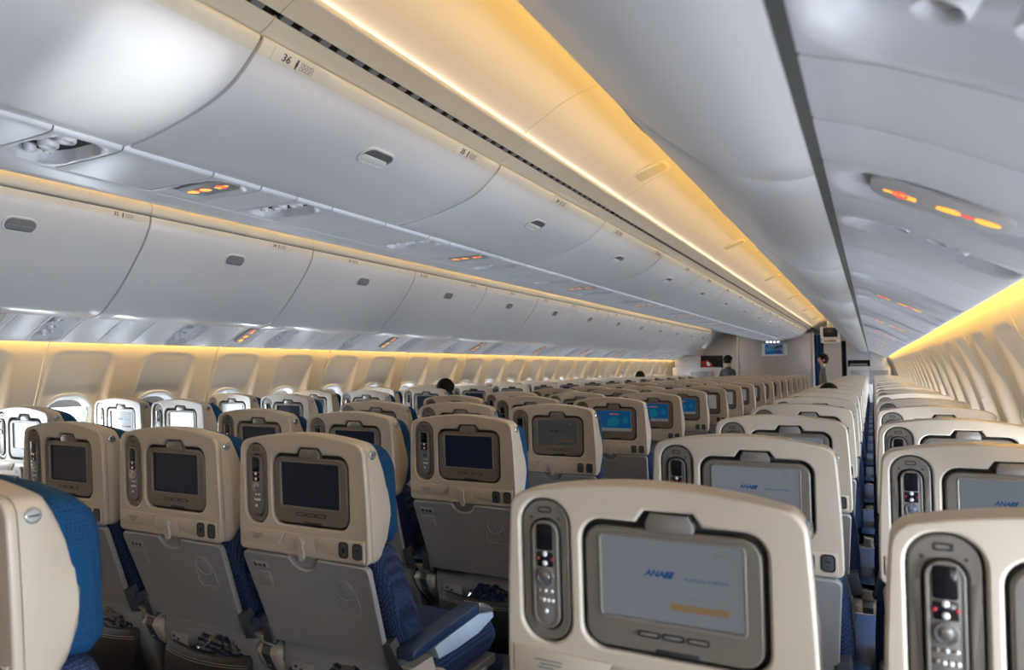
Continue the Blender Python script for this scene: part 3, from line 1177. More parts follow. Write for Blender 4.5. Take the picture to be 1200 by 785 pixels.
# --- monitor
bz = MB()
bz.plate(rr(.244, .170, .028, 6, .0320, -.0150), [rr(.197, .114, .006, 3, .032, 0)], .013, .004, 0, at_back(0, 0, -.0035), 2)
bz.plate(rr(.2035, .1205, .009, 4, .032, 0), [rr(.1945, .1115, .005, 3, .032, 0)], .004, .0015, 2, at_back(0, 0, -.0048), 1)
bz.slab(rr(.262, .190, .033, 6, .0325, -.0130), .002, .0005, 1, at_back(0, 0, .0088))
bz.slab(rr(.092, .026, .004, 2, .032, .085), .002, .0005, 1, at_back(0, 0, .0086))
bz.slab(rr(.060, .0075, .002, 2, .040, -.0965), .003, .0012, 1, at_back(0, 0, -.0040))
MESH['bezel'] = bz.build('monitor', ['bezel', 'bezeld', 'hand'], 34)
tb = MB()
tb.slab([(.000, .068), (.066, .068), (.066, .080), (.0595, .0925), (.0065, .0925), (.000, .080)], .014, .003, 0, at_back(0, 0, -.0055))
MESH['tab'] = tb.build('monitor_tab', 'hand', 34)
for i, x in enumerate((.002, .0355, .069)):
    b_ = MB()
    b_.plate(rr(.031, .0085, .0042, 4, x, -.075), [rr(.025, .0045, .0022, 4, x, -.075)], .003, .0008, 0, at_back(0, 0, -.0052), 1)
    b_.slab(rr(.027, .006, .003, 4, x, -.075), .003, .001, 1, at_back(0, 0, -.0042))
    MESH['mbut%d' % i] = b_.build('monitor_button', ['bezeld', 'hand'])


def screen_mesh(kind):
    s = MB()
    fn = at_back(.032, 0, .002)
    W, H = .196, .113
    s.loft([[(u, v, 0) for u, v in rr(W, H, .004, 2)], [(u, v, .004) for u, v in rr(W, H, .004, 2)]], 0, fn)

    def flat(loop, mi, w=-.0003):
        s.loft([[(u, v, w) for u, v in loop], [(u, v, .001) for u, v in loop]], mi, fn)
    tx = lambda x, y: (lambda c: fn((c[0] + x, c[1] + y, -.0003 - c[2])))
    mats = ['s_off']
    if kind in ('welcome', 'dim', 'lit'):
        mats = [{'welcome': 's_wel', 'dim': 's_dim', 'lit': 's_glare'}[kind], 's_logo' if kind != 'dim' else 'ink', 's_bar' if kind != 'dim' else 's_bard', 's_foot']
        # airline logo and slogan as they stand on the welcome page
        s.text('ANA', .0128, 1, tx(-.0225, .0085), shear=.35, bold=.0005, depth=.0001)
        for dx in (-.0070, -.0008):
            flat([(dx - .0032, .0038), (dx + .0024, .0038), (dx + .0070, .0136), (dx + .0014, .0136)], 1)
        s.text('Inspiration of JAPAN', .0068, 1, tx(.0475, .006), shear=.25, depth=.0001)
        s.text('37H', .0095, 3, tx(.066, .041), depth=.0001)
        flat([(.005, -.0205), (.073, -.0205), (.073, -.0200), (.005, -.0200)], 3)
        flat(rr(.078, .0098, .001, 1, .038, -.0335), 2)
    elif kind == 'map':
        mats = ['s_map', 's_land', 's_foot', 's_red']
        flat([(-.04, -.028), (-.01, -.033), (.018, -.026), (.03, .0), (.012, .024), (-.018, .02), (-.042, .004)], 1)
        flat([(.045, .0), (.075, -.016), (.082, .012), (.062, .026)], 1)
        flat(rr(W - .004, .016, .001, 1, 0, -.047), 2)
        flat(rr(.05, .006, .001, 1, 0, .037), 3)
    elif kind == 'menu':
        mats = ['s_menu', 's_foot', 's_bar']
        for j in range(4):
            flat(rr(.16, .0035, .001, 1, 0, .03 - j * .018), 1)
        flat(rr(.06, .008, .001, 1, .04, -.044), 2)
    return s.build('screen', mats)


for k in ('off', 'welcome', 'dim', 'lit', 'map', 'menu'):
    MESH['scr_' + k] = screen_mesh(k)

# --- handset pod
PX, PZ = -.1525, -.005
pd = MB()
pd.plate(rr(.075, .207, .0375, 8), [rr(.047, .164, .0235, 8, 0, -.006)], .010, .003, 0, at_back(PX, PZ, -.002), 2)
pd.slab(rr(.083, .215, .04, 8), .002, .0005, 1, at_back(PX, PZ, .0088))
pd.plate(rr(.020, .009, .002, 2, 0, .0885), [rr(.016, .005, .001, 2, 0, .0885)], .002, .0006, 1, at_back(PX, PZ, -.003), 1)
for sx in (-1, 1):
    pd.slab(circle(.0022, 8, sx * .022, .076), .001, .0003, 1, at_back(PX, PZ, -.0025))
    # flat darker pieces paint the shading of the finger hollows beside the handset
    pd.slab([(sx * u, v) for u, v in ([(.0255, .045), (.033, .052), (.0335, .02), (.029, -.02), (.0255, -.04)] if sx < 0 else [(.0255, -.04), (.029, -.02), (.0335, .02), (.033, .052), (.0255, .045)])], .001, .0003, 2, at_back(PX, PZ, -.0024))
MESH['pod'] = pd.build('handset_pod', ['pod', 'bezeld', 'bezel'], 34)
hs = MB()
hs.slab(rr(.041, .158, .0205, 8, 0, -.006), .012, .004, 0, at_back(PX, PZ, -.0055))
hs.plate(rr(.0415, .1585, .0207, 8, 0, -.006), [rr(.033, .148, .0165, 8, 0, -.006)], .004, .0012, 1, at_back(PX, PZ, -.0068), 1)
MESH['handset'] = hs.build('handset', ['hand', 'pod'], 34)
hd = MB()
hd.slab(rr(.026, .040, .004, 3, 0, .049), .002, .0006, 0, at_back(PX, PZ, -.0068))
hd.slab(rr(.026, .022, .002, 2, 0, .016), .002, .0006, 0, at_back(PX, PZ, -.0064))
MESH['display'] = hd.build('handset_display', 'black')
kp = MB()
for x, z, r, m in ((0, .024, .0042, 0), (0, .0105, .0042, 0), (-.0115, .017, .0028, 1), (.0115, .017, .0028, 1), (-.010, -.030, .0026, 2), (0, -.030, .0026, 0), (.010, -.030, .0026, 0),
                   (-.010, -.043, .0030, 2), (-.003, -.044, .0030, 0), (.004, -.044, .0030, 0), (.011, -.044, .0030, 0), (0, -.060, .0036, 0)):
    kp.dome(r, .002, m, at_back(PX + x, PZ + z, -.0056))
kp.loft([[(u, v, w) for u, v in circle(r, 20)] for r, w in ((.0135, 0), (.0130, -.0028), (.0108, -.0030), (.0100, -.0015), (.0068, -.0018), (.0064, -.0040), (.003, -.0046))], 3, at_back(PX, PZ - .010, -.0054), False, True)
MESH['keys'] = kp.build('handset_buttons', ['white', 'red', 'hand', 'silver'], 40)

# --- jacks, latch
for i, x in enumerate((.143, .186)):
    j = MB()
    j.plate(rr(.030, .040, .009, 4, x, -.150), [rr(.023, .033, .007, 4, x, -.150)], .003, .001, 0, at_back(0, 0, -.0112), 1)
    j.slab(rr(.026, .036, .008, 4, x, -.150), .003, .001, 2, at_back(0, 0, -.0102))
    if i == 0:
        j.slab(circle(.006, 12, x, -.150), .002, .0006, 0, at_back(0, 0, -.0108))
    else:
        j.slab(rr(.012, .004, .001, 2, x, -.147), .002, .0006, 0, at_back(0, 0, -.0108))
        j.slab(circle(.0016, 8, x, -.158), .002, .0005, 0, at_back(0, 0, -.0108))
    MESH['jack%d' % i] = j.build('headphone_jack' if i == 0 else 'power_socket', ['bezeld', 'pod', 'dframe'])
lt = MB()
lt.loft([[(u, v, w) for u, v in circle(r, 14)] for r, w in ((.0115, .002), (.0105, -.005), (.008, -.007))], 0, at_back(.003, -.146, -.006), False, True)
lt.slab([(-.004, -.150), (-.003, -.139), (.004, -.136), (.009, -.141), (.0165, -.176), (.0145, -.187), (.009, -.188), (.005, -.180)], .009, .003, 0, at_back(.000, .0, -.0175))
MESH['latch'] = lt.build('table_latch', 'hookgrey', 40)

# --- tray table, leaning
TA = math.radians(21.1)
TS, TC = math.sin(TA), math.cos(TA)


def tray_fn(p, w0=0):
    u, v, w = p                              # v: up along the tray, 0 at its top edge
    w += w0
    return (u, .002 - v * TS + w * TC, ZG - .188 + v * TC + w * TS)


TL_ = .290
tout = [(-.195, -TL_), (.195, -TL_)]
tout += [(.2125, -.018), (.209, -.008), (.200, -.002)]
tout += [(.052, 0)] + [(.003 + .043 * math.cos(math.radians(a)), -.004 - .032 * math.sin(math.radians(a))) for a in (8, 30, 60, 90, 120, 150, 172)] + [(-.046, 0)]
tout += [(-.200, -.002), (-.209, -.008), (-.2125, -.018)]
tt = MB()
tt.plate(tout, [], .017, .0042, 0, tray_fn, 2)
tt.slab([(-.056, -.045), (.062, -.045), (.058, .004), (-.052, .004)], .004, .001, 0, lambda p: tray_fn(p, .0115))
MESH['tray'] = tt.build('tray_table', 'tray', 30)
lb = MB()
g = lambda w: (lambda p: tray_fn(p, w))
lb.slab(rr(.056, .020, .001, 1, -.156, -.038), .0008, .0003, 0, g(-.0006))
lb.slab(rr(.056, .050, .001, 1, -.156, -.083), .0008, .0003, 0, g(-.0006))
for i, (dx, pts) in enumerate(((-.018, [(-.005, -.006), (.004, -.006), (.006, .000), (.001, .003), (.000, .007), (-.004, .006)]), (-.002, [(-.006, -.003), (.005, -.006), (.007, -.001), (-.003, .004)]), (.014, [(-.005, -.006), (.006, -.006), (.005, .006), (.001, .002), (-.004, .006)]))):
    lb.slab([(-.156 + dx + u, -.038 + v) for u, v in pts], .0006, .0001, 1, g(-.0010))
for j, w in enumerate((.044, .046, .030, .045, .047, .038, .044)):
    lb.slab(rr(w, .0022, .0005, 1, -.156 - (.047 - w) / 2, -.064 - j * .0062), .0006, .0001, 2, g(-.0010))
MESH['tlabel'] = lb.build('instruction_label', ['paper', 'ink', 'inkgrey'])
cp = MB()
tear = [(.118 + .036 * math.cos(math.radians(a)), -.078 + .036 * math.sin(math.radians(a))) for a in range(0, 181, 20)] + [(.076, -.13), (.085, -.147), (.150, -.147), (.158, -.13)]
cp.plate(tear, [inset_loop(tear, .0022)], .0016, .0006, 0, g(-.0011), 1)
cp.plate(circle(.030, 24, .118, -.078), [circle(.0265, 24, .118, -.078)], .003, .0012, 0, g(-.0018), 2)
cp.slab(circle(.027, 24, .118, -.078), .001, .0003, 1, g(-.0004))
MESH['cup'] = cp.build('cup_ring', ['tray', 'frame'])
for sx in (-1, 1):
    h = MB()
    h.loft([[(sx * u, v, w) for u, v in lp] for w, lp in ((-.002, [(.196, -.232), (.217, -.226), (.235, -.300), (.199, -.306)]), (.0, [(.193, -.228), (.221, -.220), (.240, -.302), (.197, -.310)]), (.028, [(.193, -.228), (.221, -.220), (.240, -.302), (.197, -.310)]))], 0, tray_fn)
    h.loft([[(sx * u, v, w) for u, v in lp] for w, lp in ((-.0035, [(.1935, -.232), (.1985, -.230), (.2000, -.300), (.1955, -.300)]), (.004, [(.1935, -.232), (.1985, -.230), (.2000, -.300), (.1955, -.300)]))], 1, tray_fn)
    MESH['hinge%d' % (0 if sx < 0 else 1)] = h.build('table_hinge', ['dframe', 'alu'])

# --- cushions
hc = MB()
ls = []
for (w, hw, zt, cr, zb, r) in ((.050, .180, .084, .018, -.10, .04), (.058, .196, .100, .020, -.13, .045), (.085, .203, .104, .020, -.150, .05), (.115, .203, .096, .018, -.155, .05), (.138, .194, .078, .015, -.145, .05), (.150, .165, .05, .008, -.11, .05)):
    ls.append([(u, v, w) for u, v in shell_loop(hw + .004, hw, zt, cr, zb, r, .03)])
hc.loft(ls, 0, back)
MESH['headrest'] = hc.build('headrest_cover', 'blue', 60)
bk = MB()
ls = []
for z, y0, y1, hw in ((-.150, .045, .120, .190), (-.165, .035, .135, .212), (-.25, .052, .170, .226), (-.36, .096, .215, .232), (-.474, .150, .262, .230), (-.53, .168, .280, .228), (-.56, .185, .27, .20)):
    ls.append([(u, (y0 + y1) / 2 + v, ZG + z) for u, v in rr(2 * hw, y1 - y0, .032, 4)])
bk.loft(ls)
MESH['backrest'] = bk.build('backrest_cushion', 'navy', 60)
sc = MB()
sc.box(-.225, .225, .20, .66, .42, .535, .05, 0, None, 4)
MESH['cushion'] = sc.build('seat_cushion', 'navy', 60)
# --- base panel with pocket
bs = MB()
ls = []
for z, y0, y1, hw in ((.300, .230, .262, .19), (.320, .215, .262, .205), (.42, .172, .250, .21), (.50, .145, .240, .21), (.556, .146, .238, .207), (.566, .152, .230, .200)):
    ls.append([(u, (y0 + y1) / 2 + v, z) for u, v in rr(2 * hw, y1 - y0, .016, 3)])
bs.loft(ls)
MESH['base'] = bs.build('seat_back_base', 'frame', 50)
fr = MB()
fr.box(-.235, .235, .26, .30, .36, .41, .01, 0)
fr.box(-.235, .235, .52, .56, .36, .41, .01, 0)
fr.box(-.23, .23, .24, .62, .395, .425, .008, 0)
MESH['beam'] = fr.build('seat_beam', 'alu')
for sx in (-1, 1):
    lg = MB()
    lg.tube([(sx * .14, .28, .37), (sx * .14, .23, .05), (sx * .14, .22, .0)], [.016, .013, .018])
    lg.tube([(sx * .14, .54, .37), (sx * .14, .60, .05), (sx * .14, .61, .0)], [.016, .013, .018])
    lg.box(sx * .14 - .015, sx * .14 + .015, .20, .63, .0, .018, .004)
    MESH['leg%d' % (0 if sx < 0 else 1)] = lg.build('seat_leg', 'alu')
pk = MB()
ls = []
for z, y, hw, t in ((.470, .128, .172, .008), (.466, .122, .176, .014), (.44, .114, .180, .020), (.38, .112, .184, .030), (.32, .135, .182, .03), (.27, .185, .170, .02), (.258, .20, .15, .012)):
    ls.append([(u * (1 - .0 * abs(u)), y + t / 2 + v + .02 * (u / .18) ** 2, z + .012 * abs(u / .18) ** 1.5 * (1 if z > .44 else 0)) for u, v in rr(2 * hw, t, .004, 2)])
# more columns so the pouch sags softly
ls2 = []
for (z, y, hw, t) in ((.470, .126, .172, .007), (.466, .120, .176, .014), (.44, .112, .180, .020), (.38, .110, .184, .030), (.32, .132, .182, .03), (.27, .182, .170, .02), (.258, .198, .15, .012)):
    loop = []
    xs = lin(-hw, hw, 11)
    for x in xs:
        k = (x / hw) ** 2
        loop.append((x, y + .022 * k, z + (.014 * k if z > .44 else 0)))
    for x in xs[::-1]:
        k = (x / hw) ** 2
        loop.append((x, y + t + .022 * k, z + (.014 * k if z > .44 else 0)))
    ls2.append(loop)
pk.loft(ls2)
MESH['pocket'] = pk.build('seat_pocket', 'pouch', 60)
st = MB()
for zz, yy in ((.447, .1105), (.4535, .1125)):
    st.tube([(x, yy + .022 * (x / .179) ** 2, zz + .006 * (x / .179) ** 2) for x in lin(-.178, .178, 13)], .0009, 0, 5)
MESH['stitch'] = st.build('stitching', 'thread')
cd = MB()
cd.box(-.165, -.085, .142, .1445, .40, .512, .001)
for i, (x, z) in enumerate(((-.15, .497), (-.15, .483), (-.13, .49))):
    cd.box(x - .006, x + .006, .1412, .1425, z - .004, z + .004, .0005, 1)
MESH['card'] = cd.build('safety_card', ['frame', 'ink'])
# --- armrest
AX = .2550
for sx in (-1, 1):
    x0 = sx * AX
    hsn, bd, pdm, sdm, cpm = MB(), MB(), MB(), MB(), MB()
    ls = []
    for z, y0, y1, hw in ((.36, .29, .36, .038), (.40, .222, .33, .046), (.46, .158, .29, .051), (.512, .130, .25, .052), (.530, .137, .235, .047), (.537, .150, .22, .036)):
        ls.append([(x0 + u, (y0 + y1) / 2 + v, z) for u, v in rr(2 * hw, y1 - y0, .028, 5)])
    hsn.loft(ls)
    ls = []
    for z, y0, y1, hw in ((.36, .2875, .33, .014), (.40, .2195, .31, .015), (.46, .1555, .27, .016), (.512, .1276, .25, .017), (.531, .1345, .238, .017), (.5385, .149, .222, .016)):
        ls.append([(x0 + u, (y0 + y1) / 2 + v, z) for u, v in rr(2 * hw, y1 - y0, .004, 2)])
    bd.loft(ls)
    bd.box(x0 - .006, x0 + .006, .146, .158, .470, .474, .001, 1)
    # pad: side profile swept across the width
    prof = [(.095, .598), (.100, .620), (.16, .628), (.30, .636), (.42, .6415), (.425, .612), (.30, .606), (.16, .598)]
    for q, p_, (ya, mi) in ((pdm, prof, (0, 0)),):
        ls = [[(x0 + sx * 0 + xx, y, z + dz) for y, z in inset_loop(p_[::-1], ii)] for xx, ii, dz in ((-.027, .006, 0), (-.0255, .002, 0), (-.022, 0, .0), (.022, 0, 0), (.0255, .002, 0), (.027, .006, 0))]
        q.loft(ls)
    prof = [(.215, .562), (.195, .597), (.22, .6015), (.30, .6065), (.425, .6125), (.506, .594), (.510, .578), (.42, .560), (.30, .558)]
    ls = [[(x0 + xx, y, z) for y, z in inset_loop(prof[::-1], ii)] for xx, ii in ((-.028, .004), (-.026, 0), (.026, 0), (.028, .004))]
    sdm.loft(ls)
    prof = [(.4255, .614), (.4215, .6425), (.432, .6425), (.480, .622), (.513, .598), (.506, .5955)]
    ls = [[(x0 + xx, y, z) for y, z in inset_loop(prof[::-1], ii)] for xx, ii in ((-.0275, .003), (-.025, 0), (.025, 0), (.0275, .003))]
    cpm.loft(ls)
    # arm link down to the housing
    hsn.loft([[(x0 + u, (ya + yb) / 2 + v, z) for u, v in rr(.036, yb - ya, .01, 3)] for z, ya, yb in ((.50, .17, .24), (.55, .12, .21), (.575, .10, .20))])
    MESH['arm%d' % sx] = (hsn.build('armrest', 'shell', 50), bd.build('armrest_band', ['dframe', 'silver']), pdm.build('armrest_pad', 'navypad', 50), sdm.build('armrest_side', 'paleblue', 50), cpm.build('armrest_cap', 'silver', 40))


def seat_parts(kind, detail, arms):
    """list of (name, mesh, sub-parts) for one seat"""
    mon = [('screen', MESH['scr_' + kind])]
    if detail > 0:
        mon += [('monitor_tab', MESH['tab'])]
    if detail > 1:
        mon += [('monitor_button', MESH['mbut%d' % i]) for i in range(3)]
    pod = []
    if detail > 0:
        pod = [('handset', MESH['handset']), ('handset_display', MESH['display'])]
    if detail > 1:
        pod += [('handset_buttons', MESH['keys'])]
    P = [('seat_shell', MESH['shell'], [('printed_notice', MESH['notice']), ('coat_hook', MESH['hook'])] if detail > 1 else ([('coat_hook', MESH['hook'])] if detail else [])),
         ('monitor', MESH['bezel'], mon), ('handset_pod', MESH['pod'], pod), ('headrest_cover', MESH['headrest'], []), ('backrest_cushion', MESH['backrest'], []),
         ('tray_table', MESH['tray'], [('instruction_label', MESH['tlabel']), ('cup_ring', MESH['cup'])] + [('table_hinge', MESH['hinge%d' % i]) for i in (0, 1)] if detail > 1 else []),
         ('seat_cushion', MESH['cushion'], []), ('seat_back_base', MESH['base'], [])]
    if detail > 0:
        P += [('headphone_jack', MESH['jack0'], []), ('power_socket', MESH['jack1'], []), ('table_latch', MESH['latch'], [])]
    if detail > 1:
        P += [('seat_beam', MESH['beam'], []), ('seat_leg', MESH['leg0'], []), ('seat_leg', MESH['leg1'], []), ('seat_pocket', MESH['pocket'], [('stitching', MESH['stitch'])])]
    else:
        P += [('seat_beam', MESH['beam'], []), ('seat_leg', MESH['leg0'], []), ('seat_leg', MESH['leg1'], [])]
    for a in arms:
        m = MESH['arm%d' % a]
        P.append(('armrest', m[0], [('armrest_band', m[1]), ('armrest_pad', m[2]), ('armrest_side', m[3]), ('armrest_cap', m[4])] if detail > 0 else [('armrest_pad', m[2]), ('armrest_side', m[3])]))
    return P


SCR_WORD = {'off': 'black screen', 'welcome': 'grey welcome screen', 'dim': 'dim grey welcome screen', 'lit': 'glare-white welcome screen', 'map': 'blue map screen', 'menu': 'pale menu screen'}


def seat(x, y, kind, detail, arms, label, group, z=0):
    e = bpy.data.objects.new('airline_seat', None)
    COL.objects.link(e)
    e.location = (x, y, z)
    tag(e, label, 'seat', group)
    tree(e, seat_parts(kind, detail, arms))
    return e


PITCH_ROW = .787
R_COLS = ((1.554, 'aisle seat'), (2.060, 'window seat'))
M_COLS = ((.5285, 'right seat'), (.0185, 'centre seat'), (-.4915, 'left seat'))
L_COLS = ((-1.536, 'aisle seat'), (-2.046, 'window seat'))
for n in range(0, 18):
    y = .9635 + PITCH_ROW * n
    for ci, (x, cn) in enumerate(R_COLS):
        kind = 'welcome' if n < 5 else ('map' if (n == 5 and ci == 0) else 'menu')
        seat(x, y, kind, 2 if n < 3 else (1 if n < 7 else 0), (-1, 1) if ci == 1 else (-1,),
             'cream seat, %s, %s of the right block, %s row from camera' % (SCR_WORD[kind], cn, ORD[n + 1]), 'seats of the right block')
for n in range(-1, 18):
    y = 1.3658 + PITCH_ROW * n
    for ci, (x, cn) in enumerate(M_COLS):
        if n == -1 and ci > 0:
            continue
        kind = 'off' if n < 2 else ('dim' if n == 2 else ('map' if n < 6 else 'menu'))
        if ci > 0 and n > 2:
            kind = 'off'
        seat(x, y, kind, 2 if n < 3 else (1 if n < 7 else 0), (-1, 1) if ci == 0 else (-1,),
             'cream seat, %s, %s of the middle block, %s row from camera' % (SCR_WORD[kind], cn, ORD[n + 2]), 'seats of the middle block')
for n in range(1, 18):
    y = 1.01 + PITCH_ROW * n
    for ci, (x, cn) in enumerate(L_COLS):
        kind = 'lit' if n < 4 and not (n == 3 and ci == 0) else 'off'
        seat(x, y, kind, 1 if n < 6 else 0, (-1, 1) if ci == 0 else (-1,),
             'cream seat, %s, %s of the left block, %s row from camera' % (SCR_WORD[kind], cn, ORD[n]), 'seats of the left block', .010)


# things tucked in the pockets of the nearer seats
def crumple(seed, sx, sy, sz):
    r = random.Random(seed)
    bm = bmesh.new()
    bmesh.ops.create_icosphere(bm, subdivisions=4, radius=1)
    ph = [(Vector((r.uniform(-1, 1), r.uniform(-1, 1), r.uniform(-1, 1))).normalized() * r.uniform(3, 11), r.uniform(0, 6)) for _ in range(7)]
    for v in bm.verts:
        d = sum(abs(math.sin(v.co.dot(a) + b)) for a, b in ph) / len(ph)
        v.co *= .55 + .75 * d
        v.co = Vector((v.co.x * sx, v.co.y * sy, v.co.z * sz))
    me = bpy.data.meshes.new('headset_bag')
    bm.to_mesh(me)
    bm.free()
    me.materials.append(M['foil'])
    return me


bags = [crumple(s, .098, .017, .056) for s in (3, 5, 8)]
cells = [(M_COLS[0][0], 0, 'right seat, second row'), (M_COLS[1][0], 0, 'centre seat, second row'), (M_COLS[2][0], 0, 'left seat, second row'), (M_COLS[0][0], 1, 'right seat, third row'), (M_COLS[1][0], 1, 'centre seat, third row')]
for i, (x, n, wd) in enumerate(cells):
    y = 1.3658 + PITCH_ROW * n
    tag(obj('headset_bag', bags[i % 3], None, (x + .045, y + .148, .468)), 'dark plastic-wrapped headset in the pocket of the middle block %s' % wd, 'headset bag', 'wrapped headsets in seat pockets')
    tag(obj('safety_card', MESH['card'], None, (x, y, -.006)), 'white safety card in the pocket of the middle block %s' % wd, 'card', 'safety cards in seat pockets')

# ------------------------------------------------------------------ forward end: bulkhead, monitors, dividers, curtain
mb = MB()
mb.box(-.755, .003, Y_BULK, Y_BULK + .05, 0, CZ + .70, .004)
lp_ = mb.build('bulkhead_panel', 'bulk', origin=(0, Y_BULK, 0))
mb = MB()
mb.box(.0045, .755, Y_BULK, Y_BULK + .05, 0, CZ + .70, .004)
rp_ = mb.build('bulkhead_panel', 'bulk', origin=(0, Y_BULK, 0))
bh = bpy.data.objects.new('bulkhead', None)
COL.objects.link(bh)
bh.location = (0, Y_BULK, 0)
tag(bh, 'grey bulkhead wall ahead of the middle seats carrying a monitor', 'bulkhead', kind='structure')
obj('bulkhead_panel', lp_, bh)
obj('bulkhead_panel', rp_, bh)
mb = MB()
for s in (-1, 1):
    mb.box(s * .752 - .018, s * .752 + .018, Y_BULK - .012, Y_BULK + .062, 0, CZ + .705, .008)
obj('edge_trim', mb.build('edge_trim', 'bulkw', origin=(0, Y_BULK, 0)), bh)


def wall_monitor(x, y, z, w, h, name, label, lit):
    e = bpy.data.objects.new(name, None)
    COL.objects.link(e)
    e.location = (x, y, z)
    tag(e, label, 'monitor')
    c = MB()
    c.plate(rr(w, h, .02, 4), [rr(w * .72, h * .76, .008, 3, 0, .006)], .07, .012, 0, lambda p: (p[0], p[2] - .07, p[1]), 2)
    obj('casing', c.build('casing', 'bulkw'), e)
    s = MB()
    s.slab(rr(w * .74, h * .78, .006, 2, 0, .006), .006, .001, 0, lambda p: (p[0], p[2] - .05, p[1]))
    mats = ['s_off']
    if lit:
        mats = ['s_map', 's_land', 'ink']
        for pts, mi in (([(-.15, -.07), (-.06, -.09), (.0, -.02), (-.03, .07), (-.12, .05)], 1), ([(.03, .02), (.14, .05), (.13, .10), (.05, .09)], 2), ([(.02, -.09), (.15, -.08), (.12, -.03), (.04, -.04)], 2)):
            s.slab([(u * w / .5, v * h / .34) for u, v in pts], .003, .0005, mi, lambda p: (p[0], p[2] - .0515, p[1] + .006))
    obj('screen', s.build('screen', mats), e)
    return e


wall_monitor(0, Y_BULK, CZ + .365, .50, .28, 'wall_monitor', 'grey framed monitor with blue map on the middle bulkhead', True)
hm = wall_monitor(1.165, 14.35, CZ + .625, .34, .23, 'hanging_monitor', 'small dark monitor hanging over the right aisle', False)
mb = MB()
mb.box(-.05, .05, -.04, 0, .10, .36, .01)
obj('ceiling_bracket', mb.build('ceiling_bracket', 'bulkw'), hm)
# aisle sign under it
e = bpy.data.objects.new('aisle_sign', None)
COL.objects.link(e)
e.location = (1.165, 14.33, CZ + .475)
tag(e, 'cream sign panel below the hanging monitor over the right aisle', 'sign')
mb = MB()
mb.box(-.165, .165, -.03, .02, -.040, .036, .008)
obj('sign_board', mb.build('sign_board', 'binstrip'), e)
mb = MB()
x = -.11
for w in (.03, .035, .03, .028, .04):
    mb.box(x, x + w, -.032, -.028, -.020, .004, .001)
    x += w + .010
mb.box(-.03, .06, -.032, -.028, .012, .022, .001, 1)
obj('lettering', mb.build('lettering', ['ink', 'red']), e)
# small spot lamps under the end of the centre bins
e = bpy.data.objects.new('spot_lamp_bar', None)
COL.objects.link(e)
e.location = (0, 15.55, CZ + .53)
tag(e, 'row of four small bright spot lamps under the last centre bin', 'lamp')
mb = MB()
mb.box(-.15, .15, -.03, .03, -.004, .012, .004)
obj('lamp_bar', mb.build('lamp_bar', 'bulkw'), e)
mb = MB()
mb.loft([[(u, v, w) for u, v in circle(r, 12)] for r, w in ((.02, 0), (.018, -.016), (.01, -.02))], 0, None, False, True)
sp = mb.build('spot_lamp', 'lamp')
for x in (-.11, -.037, .037, .11):
    obj('spot_lamp', sp, e, (x, 0, -.004))

# curtains
def curtain(x0, x1, y, z1, mname, name, label):
    mb = MB()
    n = max(12, int((x1 - x0) / .012))
    top, bot = [], []
    loops = []
    for z in (.02, .6, 1.2, z1):
        fr_ = []
        for i in range(n + 1):
            x = x0 + (x1 - x0) * i / n
            fr_.append((x, y + .022 * math.sin(i * 1.25) + .006 * math.sin(i * .4 + z), z))
        loops.append(fr_ + [(px, py + .006, pz) for px, py, pz in fr_[::-1]])
    mb.loft(loops)
    tag(obj(name, mb.build(name, mname, 70)), label, 'curtain')


curtain(.775, .955, 15.95, CZ + .66, 'curtain', 'aisle_curtain', 'bright blue curtain gathered at the left edge of the right aisle')
curtain(1.285, 1.375, 15.95, CZ + .52, 'dcurtain', 'aisle_curtain', 'dark navy curtain edge at the right side of the right aisle')

# right and left dividers with shelf niches
def divider(side, idx):
    e = bpy.data.objects.new('divider', None)
    COL.objects.link(e)
    e.location = (side * 1.8, 15.72, 0)
    nm = 'right' if side > 0 else 'left'
    tag(e, 'pale grey divider with dark shelf niche ahead of the %s seats' % nm, 'divider', 'dividers ahead of the outer seats')
    O = (side * 1.8, 15.72, 0)

    def part(name, boxes, m):
        mb = MB()
        for (xa, xb, ya, yb, za, zb) in boxes:
            xs = sorted((side * xa, side * xb))
            mb.box(xs[0], xs[1], ya, yb, za, zb, .004)
        obj(name, mb.build(name, m, origin=O), e)
    lo, hi = (.062, .10) if side > 0 else (.02, .235)
    part('lower_panel', [(1.10 if side < 0 else 1.395, 2.16, 15.72, 15.78, 0, CZ - .005)], 'bulkw')
    part('upper_panel', [(1.395, 1.80, 15.72, 15.78, CZ + lo + .06, CZ + .50)] if side > 0 else [(1.54, 2.0, 15.72, 15.78, CZ + .24, CZ + .27)], 'bulk')
    part('side_panel', [(1.805, 2.10, 15.71, 15.78, CZ - .005, CZ + .30)] if side > 0 else [(1.545, 2.10, 15.71, 15.78, CZ - .005, CZ + .24)], 'bulkw')
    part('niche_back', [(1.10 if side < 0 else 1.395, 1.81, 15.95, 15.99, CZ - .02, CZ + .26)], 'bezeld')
    part('dark_pane', [(1.25, 1.365, 15.70, 15.716, CZ - .36, CZ - .095), (1.385, 1.76, 15.70, 15.716, CZ - .36, CZ - .095)] if side < 0 else
         [(1.45, 1.79, 15.70, 15.716, CZ - .36, CZ - .082), (1.81, 2.12, 15.70, 15.716, CZ - .36, CZ - .082)], 'frame')
    part('top_ledge', [(1.43, 2.14, 15.69, 15.72, CZ - .078, CZ - .060)] if side > 0 else [(1.22, 1.80, 15.69, 15.72, CZ - .092, CZ - .072)], 'bulkw')


divider(1, 0)
divider(-1, 1)
